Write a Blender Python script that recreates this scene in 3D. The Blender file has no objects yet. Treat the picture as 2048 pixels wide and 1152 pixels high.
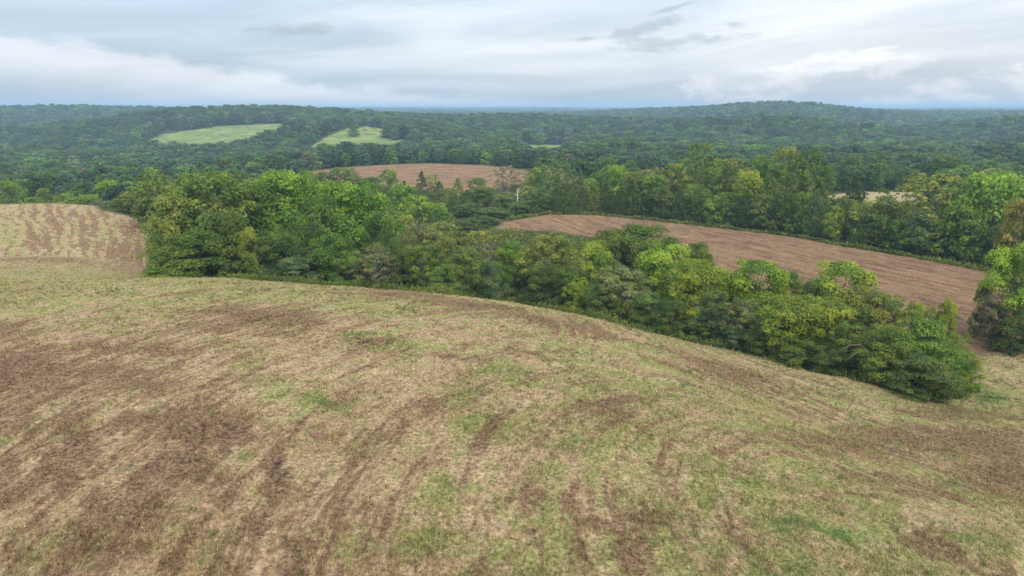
import bpy, math, random
import numpy as np
from mathutils import Vector, Matrix
PI = math.pi
random.seed(7)
RS = np.random.RandomState
S = bpy.context.scene
COL = S.collection

# ------------------------------------------------------------------ camera
CAM_Z = 30.0
PITCH = math.radians(14.77)
F = 24.0 / 36.0 * 2048.0
cam_d = bpy.data.cameras.new('camera'); cam = bpy.data.objects.new('camera', cam_d); COL.objects.link(cam)
cam.location = (0, 0, CAM_Z); cam.rotation_euler = (PI / 2 - PITCH, 0, 0)
cam_d.lens = 24.0; cam_d.sensor_width = 36.0; cam_d.sensor_fit = 'HORIZONTAL'
cam_d.clip_start = 0.5; cam_d.clip_end = 40000
S.camera = cam

# ------------------------------------------------------------------ render settings
S.view_settings.view_transform = 'Standard'; S.view_settings.look = 'None'
S.view_settings.exposure = 0.74; S.view_settings.gamma = 1.0
try: S.view_settings.use_curve_mapping = False
except Exception: pass
S.render.engine = 'CYCLES'
cy = S.cycles
cy.max_bounces = 5; cy.diffuse_bounces = 4; cy.glossy_bounces = 1; cy.transmission_bounces = 3
cy.volume_bounces = 0; cy.transparent_max_bounces = 4
cy.use_adaptive_sampling = False
cy.use_denoising = True; cy.denoiser = 'OPENIMAGEDENOISE'; cy.denoising_input_passes = 'RGB_ALBEDO_NORMAL'; cy.denoising_prefilter = 'NONE'
S.render.use_persistent_data = False

# ------------------------------------------------------------------ node helper
class NT:
    def __init__(s, nt): s.nt = nt; s.n = nt.nodes; s.l = nt.links
    def new(s, t, **kw):
        x = s.n.new(t)
        for k, v in kw.items(): setattr(x, k, v)
        return x
    def put(s, sock, v):
        if isinstance(v, bpy.types.NodeSocket): s.l.new(v, sock)
        elif v is not None:
            if sock.type == 'RGBA' and isinstance(v, (tuple, list)) and len(v) == 3: v = (*v, 1)
            sock.default_value = v
    def m(s, op, a, b=None, c=None, clamp=False):
        x = s.new('ShaderNodeMath', operation=op, use_clamp=clamp)
        s.put(x.inputs[0], a)
        if b is not None: s.put(x.inputs[1], b)
        if c is not None: s.put(x.inputs[2], c)
        return x.outputs[0]
    def ss(s, v, a, b, lo=0.0, hi=1.0):
        x = s.new('ShaderNodeMapRange', interpolation_type='SMOOTHSTEP')
        s.put(x.inputs['Value'], v); s.put(x.inputs['From Min'], a); s.put(x.inputs['From Max'], b)
        s.put(x.inputs['To Min'], lo); s.put(x.inputs['To Max'], hi)
        return x.outputs[0]
    def mix(s, f, a, b, mode='MIX'):
        x = s.new('ShaderNodeMix', data_type='RGBA', blend_type=mode)
        s.put(x.inputs['Factor'], f); s.put(x.inputs['A'], a) if False else None
        s.put(x.inputs[6], a); s.put(x.inputs[7], b)
        return x.outputs[2]
    def noise(s, vec, scale, detail=3.0, rough=0.55, dist=0.0):
        x = s.new('ShaderNodeTexNoise', noise_dimensions='3D')
        s.put(x.inputs['Vector'], vec); s.put(x.inputs['Scale'], scale); s.put(x.inputs['Detail'], detail)
        s.put(x.inputs['Roughness'], rough); s.put(x.inputs['Distortion'], dist)
        return x.outputs[0]
    def comb(s, x, y, z):
        c = s.new('ShaderNodeCombineXYZ')
        s.put(c.inputs[0], x); s.put(c.inputs[1], y); s.put(c.inputs[2], z)
        return c.outputs[0]
    def sep(s, v):
        c = s.new('ShaderNodeSeparateXYZ'); s.put(c.inputs[0], v); return c.outputs
    def attr(s, name, kind='GEOMETRY', out='Fac'):
        x = s.new('ShaderNodeAttribute', attribute_name=name, attribute_type=kind); return x.outputs[out]

# ------------------------------------------------------------------ world: overcast sky with cloud layers
SUN_EL, SUN_AZ = math.radians(47), math.radians(158)      # azimuth measured from +Y towards +X
world = bpy.data.worlds.new('World'); S.world = world; world.use_nodes = True
w = NT(world.node_tree); w.n.clear()
out = w.new('ShaderNodeOutputWorld'); bg = w.new('ShaderNodeBackground'); w.l.new(bg.outputs[0], out.inputs[0])
sky = w.new('ShaderNodeTexSky', sky_type='NISHITA'); sky.sun_disc = False
sky.sun_elevation = SUN_EL; sky.sun_rotation = SUN_AZ; sky.air_density = 1.2; sky.dust_density = 2.0
tc = w.new('ShaderNodeTexCoord').outputs['Generated']
nv = w.new('ShaderNodeVectorMath', operation='NORMALIZE'); w.l.new(tc, nv.inputs[0])
D = nv.outputs[0]; dx, dy, dz = w.sep(D)
az = w.m('ARCTAN2', dx, dy); el = w.m('ARCSINE', dz)
el0 = w.m('MAXIMUM', el, 0.0)
sn = w.m('MAXIMUM', dz, 0.0)
SKY_L = 0.385
# luminance of a closed cloud deck (brighter towards the zenith)
lum = w.m('MULTIPLY', w.m('ADD', 1.0, w.m('MULTIPLY', sn, 2.0)), SKY_L)
# the side where the cloud is thinnest
sx, sy, sz = math.sin(SUN_AZ) * math.cos(SUN_EL), math.cos(SUN_AZ) * math.cos(SUN_EL), math.sin(SUN_EL)
dot = w.new('ShaderNodeVectorMath', operation='DOT_PRODUCT'); w.l.new(D, dot.inputs[0]); dot.inputs[1].default_value = (.66, .66, .36)
glow = w.ss(dot.outputs['Value'], 0.30, 0.95)
flat = w.comb(dx, dy, w.m('MULTIPLY', dz, 7.0))
n_big = w.noise(flat, 1.6, 4, 0.5, 0.3)
n_str = w.noise(w.comb(dx, dy, w.m('MULTIPLY', w.m('SUBTRACT', dz, w.m('MULTIPLY', dx, 0.07)), 11.0)), 2.0, 5, 0.55, 0.8)
n_puf = w.noise(w.comb(dx, dy, w.m('MULTIPLY', dz, 2.2)), 9.0, 6, 0.6, 0.2)
n_fin = w.noise(w.comb(dx, dy, w.m('MULTIPLY', dz, 2.5)), 26.0, 5, 0.6)
blue = (0.75, 0.92, 1.10); white = (1.06, 1.09, 1.13)
# sheets of thicker and thinner cloud
sheet = w.m('ADD', w.m('MULTIPLY', n_big, 0.55), w.m('MULTIPLY', n_str, 0.45))
thin = w.ss(w.m('ADD', sheet, w.m('MULTIPLY', glow, 0.26)), 0.50, 0.92)
thin = w.m('MULTIPLY', thin, w.ss(el, -0.01, 0.06, 0.35, 1.0))
c0 = w.mix(thin, blue, white)
lumA = w.m('MULTIPLY', lum, w.m('ADD', 1.0, w.m('MULTIPLY', thin, 0.22)))
lumA = w.m('MULTIPLY', lumA, w.ss(n_str, 0.25, 0.75, 0.90, 1.09))
# cumulus bank low over the left horizon, its top falling towards the middle
def ell(a0, e0, ra, re, tilt=0.0):
    da = w.m('SUBTRACT', az, a0)
    de = w.m('SUBTRACT', w.m('SUBTRACT', el, e0), w.m('MULTIPLY', da, tilt))
    p = w.m('POWER', w.m('DIVIDE', da, ra), 2.0); q = w.m('POWER', w.m('DIVIDE', de, re), 2.0)
    return w.m('SQRT', w.m('ADD', p, q))
top = w.ss(az, -0.75, 0.0, 0.088, 0.016)
top = w.m('ADD', top, w.m('MULTIPLY', w.m('SUBTRACT', n_puf, 0.5), 0.055))
top = w.m('ADD', top, w.m('MULTIPLY', w.m('SUBTRACT', n_fin, 0.5), 0.016))
e_rel = w.m('SUBTRACT', top, el)
bank = w.ss(e_rel, -0.004, 0.010)
bank = w.m('MULTIPLY', bank, w.ss(e_rel, 0.022, 0.075, 1.0, 0.15))
bank = w.m('MULTIPLY', bank, w.ss(az, -0.05, 0.10, 1.0, 0.0))
# cumulus heads on the right
head = ell(0.52, 0.020, 0.30, 0.050)
head = w.m('ADD', head, w.m('MULTIPLY', w.m('SUBTRACT', n_puf, 0.5), 1.5))
head = w.m('ADD', head, w.m('MULTIPLY', w.m('SUBTRACT', n_fin, 0.5), 0.55))
headm = w.ss(head, 1.0, 0.86)
lit = w.ss(w.noise(w.comb(w.m('ADD', dx, 0.012), dy, w.m('MULTIPLY', w.m('ADD', dz, 0.006), 2.2)), 14.0, 5, 0.62), 0.45, 0.62)
col = w.mix(w.m('MULTIPLY', bank, 0.70), c0, (1.13, 1.12, 1.16))
col = w.mix(w.m('MULTIPLY', headm, w.ss(lit, 0, 1, 0.30, 0.95)), col, (1.12, 1.13, 1.16))
lumB = w.m('MULTIPLY', lumA, w.m('ADD', 1.0, w.m('MULTIPLY', bank, 0.22)))
lumB = w.m('MULTIPLY', lumB, w.m('ADD', 1.0, w.m('MULTIPLY', w.m('MULTIPLY', headm, lit), 0.14)))
# small dark scud
dark = None
for a0, e0, ra, re, tilt in [(0.175, 0.103, 0.052, 0.0075, 0.24), (0.098, 0.091, 0.030, 0.0045, 0.10), (0.288, 0.149, 0.016, 0.005, 0.35),
                             (0.300, 0.106, 0.024, 0.005, 0.0), (0.215, 0.128, 0.030, 0.003, 0.25), (-0.32, 0.098, 0.085, 0.007, 0.04),
                             (-0.36, 0.156, 0.07, 0.009, 0.22), (-0.60, 0.130, 0.10, 0.007, 0.05), (0.20, 0.085, 0.10, 0.008, 0.06)]:
    k = w.m('ADD', ell(a0, e0, ra, re, tilt), w.m('ADD', w.m('MULTIPLY', w.m('SUBTRACT', n_fin, 0.5), 3.4), w.m('MULTIPLY', w.m('SUBTRACT', n_puf, 0.5), 2.4)))
    k = w.ss(k, 1.35, 0.15)
    dark = k if dark is None else w.m('MAXIMUM', dark, k)
col = w.mix(w.m('MULTIPLY', dark, 0.7), col, (0.74, 0.86, 0.97))
lumB = w.m('MULTIPLY', lumB, w.m('SUBTRACT', 1.0, w.m('MULTIPLY', dark, 0.15)))
cl = w.new('ShaderNodeVectorMath', operation='SCALE'); w.l.new(col, cl.inputs[0]); w.l.new(lumB, cl.inputs['Scale'])
nsk = w.new('ShaderNodeVectorMath', operation='SCALE'); w.l.new(sky.outputs[0], nsk.inputs[0]); nsk.inputs['Scale'].default_value = 0.10
fin = w.mix(0.90, nsk.outputs[0], cl.outputs[0])
w.l.new(fin, bg.inputs['Color']); bg.inputs['Strength'].default_value = 1.0
world.cycles.sampling_method = 'MANUAL'; world.cycles.sample_map_resolution = 512

# ------------------------------------------------------------------ sun behind cloud
sun_d = bpy.data.lights.new('sun', 'SUN'); sun_d.energy = 1.5; sun_d.angle = math.radians(14); sun_d.color = (1.0, 0.92, 0.79)
sun = bpy.data.objects.new('sun', sun_d); COL.objects.link(sun)
sun.rotation_euler = Vector((-sx, -sy, -sz)).to_track_quat('-Z', 'Y').to_euler()

# ------------------------------------------------------------------ projection and terrain
def ray(u, v):
    a = (np.asarray(u, float) - 1024) / F; b = -(np.asarray(v, float) - 576) / F
    return a, math.cos(PITCH) + b * math.sin(PITCH), -math.sin(PITCH) + b * math.cos(PITCH)
def at(u, v, Y):
    x, y, z = ray(u, v); t = Y / y
    return x * t, Y, CAM_Z + z * t
def vnoise(x, y, seed=0):
    x = np.asarray(x, float); y = np.asarray(y, float)
    xi = np.floor(x).astype(np.int64); yi = np.floor(y).astype(np.int64)
    fx = x - xi; fy = y - yi; fx = fx * fx * (3 - 2 * fx); fy = fy * fy * (3 - 2 * fy)
    def h(i, j):
        n = (i * 374761393 + j * 668265263 + seed * 974711) & 0x7fffffff
        n = ((n ^ (n >> 13)) * 1274126177) & 0x7fffffff
        return ((n ^ (n >> 16)) & 0xffff) / 65535.0
    return (h(xi, yi) * (1 - fx) + h(xi + 1, yi) * fx) * (1 - fy) + (h(xi, yi + 1) * (1 - fx) + h(xi + 1, yi + 1) * fx) * fy
def fbm(x, y, seed=0, o=3):
    s = 0; a = 1; t = 0
    for k in range(o):
        s = s + a * (vnoise(x * 2 ** k, y * 2 ** k, seed + k) - .5); t += a; a *= .5
    return s / t
# (u, v, forward distance): points of the ground read off the picture
CP = [(1024,1152,23.5),(0,1152,23.5),(500,1152,23.4),(1600,1152,24.3),(2048,1152,26),
 (0,860,36),(500,860,36),(1024,860,36.5),(1500,860,40),(2048,860,49),(2048,980,37),(1700,980,33),(1024,980,29.5),(300,980,29.5),
 (0,700,50),(400,700,50),(900,700,51),(1200,700,57),(1500,705,71),(1800,775,62.5),(1890,803,61),(1700,860,48),(1625,742,66),
 (0,620,62),(400,620,62),(800,620,63.5),(1000,620,67),(1200,640,76),
 (0,562,80),(200,560,80),(400,558,79),(600,566,78),(800,580,79),(900,591,80),(1130,625,83),(1372,681,75),
 (0,535,99),(150,540,99),(0,480,118),(150,480,118),(280,500,113),(0,410,153),(100,405,157),(200,420,148),(290,440,144),(-250,412,155),(-250,500,115),(-250,600,70),
 (995,458,161),(1100,427,180),(1300,438,174),(1600,472,151),(1980,532,123),(1400,500,136),(1700,560,111),(1940,640,89),(2000,690,80),(2100,740,72),
 (1100,470,157),(785,430,197),(2300,600,100),(2300,720,72),(2300,860,52),
 (930,368,280),(700,345,322),(860,328,374),(1060,345,322),(620,343,330),(1750,392,225),(1650,398,225),(1870,396,222),
 (1130,300,630),(1090,298,650),(285,285,800),(400,298,715),(520,253,940),(420,262,880),(612,300,668),(720,258,750),(800,285,705),(700,298,670),(560,250,960)]
P3 = [at(*c) for c in CP]
def pt(u, Y, dz): 
    x, y, z = at(u, 576, Y); return (x, Y, CAM_Z + dz)
P3 += [pt(300,102,-24.6),pt(450,100,-25.0),pt(700,100,-26.5),pt(900,100,-27.8),pt(1000,102,-28.8),pt(1100,110,-29),pt(500,130,-29.5),pt(800,140,-30.5),pt(1000,135,-30),
 pt(0,200,-31),pt(300,190,-30),pt(150,210,-32),pt(500,220,-31),pt(-400,210,-30),pt(100,300,-36),pt(0,420,-47),pt(300,450,-46),pt(-300,420,-44),pt(500,450,-42),pt(300,330,-36),
 pt(700,470,-36),pt(900,460,-36),pt(1100,440,-34),pt(860,560,-44),pt(1000,800,-38),pt(560,600,-46),
 pt(1300,500,-38),pt(1500,480,-38),pt(1800,400,-34),pt(2048,380,-33),pt(1300,250,-29),pt(1500,230,-28.5),pt(1300,330,-31),pt(2048,230,-29),pt(2300,300,-30),
 pt(1526,880,-20),pt(1400,860,-26),pt(1330,840,-34),pt(1250,760,-44),pt(1650,900,-26),pt(1740,900,-38),pt(1526,1150,-44),pt(1400,1150,-46),pt(1680,1150,-46),pt(1400,1500,-17),pt(1530,1500,-3),pt(1430,1500,-6),pt(1600,1500,-7),pt(1650,1500,-17),pt(1250,1500,-36),pt(1850,1500,-32),pt(2048,1700,-24),
 pt(1850,700,-46),pt(2048,560,-36),pt(2250,560,-30),pt(1900,620,-42),
 pt(300,1000,-24),pt(420,1060,-15),pt(560,1100,-12),pt(300,1280,-42),pt(450,1350,-44),pt(600,1400,-44),pt(100,1200,-40),pt(850,1350,-44),pt(1000,1350,-46),pt(2048,900,-24),pt(1900,950,-30),pt(2048,1250,-46),pt(1850,1150,-44),pt(0,900,-40),pt(0,1600,-14),pt(150,1600,-15),pt(300,1400,-19),pt(100,750,-42),pt(-300,1500,-15),pt(600,1200,-17),pt(720,1150,-17),pt(850,1100,-20),pt(1000,1100,-21),pt(1150,1200,-27),pt(900,850,-33),
 pt(0,3000,-20),pt(500,2600,-22),pt(1000,2600,-24),pt(1500,3000,-24),pt(2048,3000,-24),pt(0,6000,-20),pt(500,6000,-19),pt(1000,6000,-18),pt(1500,6000,-18),pt(2048,6000,-17),
 pt(0,12000,-15),pt(700,12000,-15),pt(1400,12000,-14),pt(2048,12000,-13),
 (0,10,12.2),(0,3,12.3),(-12,10,12.2),(14,10,10.8),(0,-15,12.5),(30,0,6.5),(-30,0,12.5),(0,-60,8),(60,0,2),(60,-40,1),(-70,-20,9),(-80,40,9),(110,30,1),(0,-300,2),(300,-100,0),(-300,-50,0),(-300,150,0),(0,-3000,8),(3000,0,8),(-3000,0,8),(0,-12000,14),(12000,0,14),(-12000,0,14)]
P3 = np.array(P3, float)
R0 = 9.0
def conf(x, y):
    r = np.sqrt(x * x + y * y + R0 * R0); return np.arctan2(x, y), np.log(r)
PT, PL = conf(P3[:, 0], P3[:, 1])
def kern(t, l, t0, l0):
    dt = np.abs(t - t0); dt = np.minimum(dt, 2 * PI - dt)
    return np.sqrt(dt * dt + (l - l0) ** 2 + 0.012)
_A = kern(PT[:, None], PL[:, None], PT[None], PL[None]); n_ = len(P3)
_M = np.zeros((n_ + 1, n_ + 1)); _M[:n_, :n_] = _A - np.eye(n_) * 0.004; _M[:n_, n_] = 1; _M[n_, :n_] = 1
WT = np.linalg.solve(_M, np.append(P3[:, 2], 0))
def height(x, y):
    x = np.asarray(x, float).ravel(); y = np.asarray(y, float).ravel(); z = np.empty_like(x)
    for i in range(0, len(x), 40000):
        a, b = x[i:i + 40000], y[i:i + 40000]
        t, l = conf(a, b)
        zz = kern(t[:, None], l[:, None], PT[None], PL[None]) @ WT[:n_] + WT[n_]
        r = np.sqrt(a * a + b * b)
        far = np.clip((r - 350) / 900, 0, 1)
        zz = zz + far * 20 * fbm(a / 330, b / 330, 3, 3) + np.clip((r - 2200) / 3000, 0, 1) * 26 * fbm(a / 1100, b / 1100, 9, 3)
        zz = zz + 0.35 * fbm(a / 9, b / 9, 5, 3) * np.clip(r / 30, 0, 1) + 0.14 * fbm(a / 1.6, b / 1.6, 15, 2) * (r < 300) + 0.16 * fbm(a / .55, b / .55, 25, 2) * np.clip((75 - r) / 30, 0, 1)
        z[i:i + 40000] = zz
    return z
def hz(x, y): return float(height([x], [y])[0])
def ground(us, vs, nY=520):
    """where the line of sight through a picture point meets the ground"""
    us = np.atleast_1d(np.asarray(us, float)); vs = np.atleast_1d(np.asarray(vs, float))
    dxr, dyr, dzr = ray(us, vs)
    Y = np.exp(np.linspace(math.log(14), math.log(6000), nY))
    X = dxr[:, None] / dyr[:, None] * Y; Z = CAM_Z + dzr[:, None] / dyr[:, None] * Y
    G = height(X.ravel(), np.broadcast_to(Y, X.shape).ravel()).reshape(X.shape)
    hit = (Z < G); k = np.where(hit.any(1), hit.argmax(1), len(Y) - 1); k = np.maximum(k, 1)
    i = np.arange(len(us)); a = Z[i, k - 1] - G[i, k - 1]; b = G[i, k] - Z[i, k]
    f = np.clip(a / np.maximum(a + b, 1e-6), 0, 1); yy = Y[k - 1] + (Y[k] - Y[k - 1]) * f
    return dxr / dyr * yy, yy
def project(x, y, z):
    dzc = z - CAM_Z
    f = y * math.cos(PITCH) - dzc * math.sin(PITCH); up = y * math.sin(PITCH) + dzc * math.cos(PITCH)
    return 1024 + F * x / f, 576 - F * up / f

# regions of open ground, as outlines on the ground
def poly(pts):
    x, y = ground([p[0] for p in pts], [p[1] for p in pts]); return np.stack([x, y], 1)
POLY = {
 'mown_field': [poly([(-330,410),(0,408),(100,406),(200,420),(292,443),(300,520),(300,546),(380,556),(500,560),(600,567),(700,573),(800,581),(900,591),(985,600),(1130,625),(1225,646),(1372,682),(1500,710),(1625,743),(1743,770),(1890,805),(1950,790),(1958,710),(2048,704),(2400,724),(2400,1000),(2400,1500),(1024,1500),(-300,1500),(-330,700)])],
 'stubble_field': [poly([(990,460),(1010,441),(1100,427),(1200,429),(1300,438),(1420,451),(1500,461),(1600,473),(1700,491),(1800,507),(1900,524),(1990,542),(2100,560),(2400,680),(2400,722),(2048,702),(1962,706),(1930,745),(1935,700),(1890,670),(1700,650),(1500,590),(1400,550),(1300,505),(1200,474),(1100,460)]),
   poly([(560,347),(620,343),(700,334),(860,327),(1000,333),(1060,343),(1085,360),(1000,374),(900,388),(800,375),(690,362),(600,352)]),
   poly([(755,419),(812,419),(812,440),(755,440)]), poly([(985,588),(1045,588),(1040,599),(985,599)]), poly([(1160,352),(1180,352),(1185,366),(1160,362)])],
 'tan_field': [poly([(1650,393),(1700,384),(1840,385),(1866,393),(1840,410),(1650,410)])],
 'pasture': [poly([(262,291),(330,268),(430,254),(550,247),(590,250),(550,274),(500,294),(430,312),(330,306)]),
   poly([(592,309),(640,282),(690,260),(730,252),(762,257),(770,271),(815,284),(806,304),(750,318),(640,320)]), poly([(1035,290),(1140,289),(1150,304),(1050,307)])],
}
def inside(P, x, y):
    c = np.zeros(len(x), bool); j = len(P) - 1
    lo = P.min(0); hi = P.max(0); s = (x >= lo[0]) & (x <= hi[0]) & (y >= lo[1]) & (y <= hi[1])
    xs, ys = x[s], y[s]; cs = np.zeros(len(xs), bool)
    for i in range(len(P)):
        a, b = P[i], P[j]
        if a[1] != b[1]:
            cs ^= ((a[1] > ys) != (b[1] > ys)) & (xs < (b[0] - a[0]) * (ys - a[1]) / (b[1] - a[1]) + a[0])
        j = i
    c[s] = cs; return c
def region(name, x, y): 
    r = np.zeros(len(x), bool)
    for P in POLY[name]: r |= inside(P, x, y)
    return r
def open_ground(x, y):
    r = np.zeros(len(x), bool)
    for k in POLY: r |= region(k, x, y)
    r |= (np.hypot(x, y) < 24)
    return r
def swath(x, y):
    f1 = np.hypot(x - 22, y - 28); f2 = .86 * x + .5 * y - 15
    wgt = np.clip((f2 + 15 - 30) / 16, 0, 1); wgt = wgt * wgt * (3 - 2 * wgt)
    f = f1 * (1 - wgt) + f2 * wgt
    k = np.clip((y - 92) / 14, 0, 1) * np.clip((-x - 25) / 20, 0, 1)
    f = f * (1 - k) + k * (135 * x / np.maximum(y, 60) + 0.6 * np.sin(y / 7))
    k = np.clip((y - 240) / 20, 0, 1); f = f * (1 - k) + k * y * 0.4
    return f + 1.0 * fbm(x / 11, y / 11, 31, 2)
# stains in the mown field: centre and half-size as seen, taken to the ground
DARK = [(515,632,95,20,1),(610,642,55,7,.9),(565,666,45,9,.8),(729,682,40,8,.8),(430,650,60,14,.6),(800,712,60,8,.4),(30,745,85,42,1),(0,665,50,14,.8),(70,700,50,14,.6),(210,700,60,16,.7),(330,700,50,14,.5),(200,745,70,24,.7),(300,770,70,20,.6),
 (150,880,30,50,1),(105,930,26,40,1),(420,870,110,34,.9),(400,950,60,50,.8),(320,930,90,40,.7),(565,960,34,45,1),(270,1010,90,45,.85),(180,1070,80,40,.8),(15,960,40,50,.7),(20,840,50,30,.7),(300,840,60,24,.7),(600,1130,24,50,.9),(520,880,60,40,.6),(470,1010,50,40,.4),(380,1110,60,40,.5),(60,1120,70,40,.5),(700,1010,40,40,.4),
 (1210,815,50,24,.6),(1270,850,60,18,.5),(1240,1030,70,16,.9),(1310,1045,50,14,.8),(1470,750,95,20,.9),(1420,728,60,9,.8),(1560,778,70,14,.6),(1340,700,80,10,.5),(1620,830,80,12,.6),(1700,890,110,18,.8),(1850,880,130,26,.9),(1980,880,90,30,.9),(2010,950,90,40,.9),(1740,960,110,14,.7),(1850,990,90,14,.6),(1900,830,80,14,.7),(1560,880,80,14,.6),(1440,900,60,16,.5),(1400,940,60,20,.5),
 (960,612,130,8,.9),(830,590,110,6,.8),(1110,645,110,12,.9),(1220,672,70,9,.6),(700,588,60,4,.5),(1280,1110,40,50,.8),(1430,1065,60,20,.5),(1870,1095,60,16,.7),(890,710,40,6,.6),(1040,700,50,8,.4),(870,815,40,10,.7),(1130,1000,60,16,.5),
 (110,440,14,30,.8),(70,425,20,8,.6),(62,470,12,26,.8),(90,480,14,18,.8),(175,455,14,22,.8),(205,430,20,10,.6),(262,460,22,20,.8),(250,500,34,26,.9),(180,490,20,12,.6),(120,520,60,6,.7),(40,518,40,6,.6),(280,525,20,20,.8),(150,432,14,10,.6)]
GREEN = [(720,668,36,8,1),(560,778,45,24,.7),(660,812,48,15,1.1),(520,585,260,14,.6),(690,612,150,9,.7),(900,975,60,16,.9),(960,855,70,24,.8),(1010,735,60,20,.7),(1150,885,50,18,.6),(1640,1055,115,16,1.2),(1900,1068,70,10,.9),(1480,965,60,24,.8),(1330,640,1,1,0),(1050,1040,60,60,.8),(1110,940,60,20,.7),(1560,1110,90,30,.7),(1010,1125,80,40,.7),(1400,985,60,24,.7),(1110,1080,80,50,.6),(1960,830,110,24,.8),(1980,795,70,22,1),(20,470,16,50,.5),(220,470,10,26,.6),(1350,780,140,26,.6),(1600,960,160,30,.5),(1250,900,120,30,.5),(800,690,120,16,.5),(940,790,90,16,.5),(300,600,160,16,.5),(60,610,90,20,.5),(1040,760,40,12,.7),(1750,1000,90,20,.6),(730,900,60,20,.4),(840,1090,50,24,.6),(1150,700,120,20,.5),(890,1010,50,20,.7),(1560,820,90,14,.6)]
def world_blobs(L):
    L = [b for b in L if b[4] > 0]
    u = [b[0] for b in L]; v = [b[1] for b in L]
    cx, cy_ = ground(u, v); _, y1 = ground(u, np.array(v) + [b[3] for b in L]); _, y2 = ground(u, np.array(v) - np.array([b[3] for b in L]))
    rx = np.array([b[2] for b in L]) * np.hypot(cx, cy_) / F * 1.1; ry = np.maximum(np.abs(np.minimum(y2, cy_ * 1.25) - y1) / 2, 0.4)
    return cx, cy_, rx, ry, np.array([b[4] for b in L])
WD, WG = world_blobs(DARK), world_blobs(GREEN)
def blobmask(W, x, y):
    m = np.zeros(len(x))
    wx = x + 1.6 * fbm(x / 2.2, y / 2.2, 41, 3); wy = y + 3.0 * fbm(x / 2.2 + 9, y / 2.2, 47, 3)
    for cx, cy_, rx, ry, s in zip(*W):
        q = (np.abs(x - cx * y / cy_) < 3 * rx + 3) & (np.abs(y - cy_) < 3 * ry + 4)
        d = ((wx[q] - cx * y[q] / cy_) / rx) ** 2 + ((wy[q] - cy_) / ry) ** 2
        m[q] = np.maximum(m[q], s * np.exp(-d * 0.8))
    return m

# ------------------------------------------------------------------ mesh helpers
def mesh_np(name, v, f, mats=(), attrs=None, midx=None, smooth=False):
    me = bpy.data.meshes.new(name)
    v = np.asarray(v, np.float32); f = np.asarray(f, np.int32); k = f.shape[1]
    me.vertices.add(len(v)); me.vertices.foreach_set('co', v.ravel())
    me.loops.add(f.size); me.loops.foreach_set('vertex_index', f.ravel())
    me.polygons.add(len(f)); me.polygons.foreach_set('loop_start', np.arange(len(f), dtype=np.int32) * k)
    me.polygons.foreach_set('loop_total', np.full(len(f), k, np.int32))
    for m in mats: me.materials.append(m)
    if midx is not None: me.polygons.foreach_set('material_index', np.asarray(midx, np.int32))
    if smooth: me.polygons.foreach_set('use_smooth', np.ones(len(f), bool))
    for n, (dom, a) in (attrs or {}).items():
        at_ = me.attributes.new(n, 'FLOAT', dom); at_.data.foreach_set('value', np.asarray(a, np.float32))
    me.update(calc_edges=True); return me
def link(name, me, parent=None, **props):
    o = bpy.data.objects.new(name, me); COL.objects.link(o)
    if parent: o.parent = parent
    for k, v in props.items(): o[k] = v
    return o
def tubes(paths, sides=5):
    """paths: list of (points (n,3), radii (n)) -> quads"""
    V, Q = [], []; base = 0
    for P, R in paths:
        P = np.asarray(P, float); n = len(P); T = np.gradient(P, axis=0); T /= np.linalg.norm(T, axis=1)[:, None] + 1e-9
        ref = np.array([0.31, 0.77, 0.2]) if abs(T[0][2]) > .8 else np.array([0, 0, 1.])
        A = np.cross(T, ref); A /= np.linalg.norm(A, axis=1)[:, None] + 1e-9; B = np.cross(T, A)
        ang = np.arange(sides) * 2 * PI / sides
        V.append((P[:, None] + np.asarray(R)[:, None, None] * (np.cos(ang)[None, :, None] * A[:, None] + np.sin(ang)[None, :, None] * B[:, None])).reshape(-1, 3))
        i = np.arange(n - 1)[:, None] * sides + np.arange(sides); j = np.arange(n - 1)[:, None] * sides + (np.arange(sides) + 1) % sides
        Q.append((np.stack([i, j, j + sides, i + sides], -1).reshape(-1, 4)) + base); base += n * sides
        c = base - sides   # cap
        if sides == 5: Q.append(np.array([[c, c + 1, c + 2, c + 3], [c, c + 3, c + 4, c + 4]])[:1])
        if sides == 4: Q.append(np.array([[c, c + 1, c + 2, c + 3]]))
    return np.concatenate(V), np.concatenate(Q)

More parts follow.
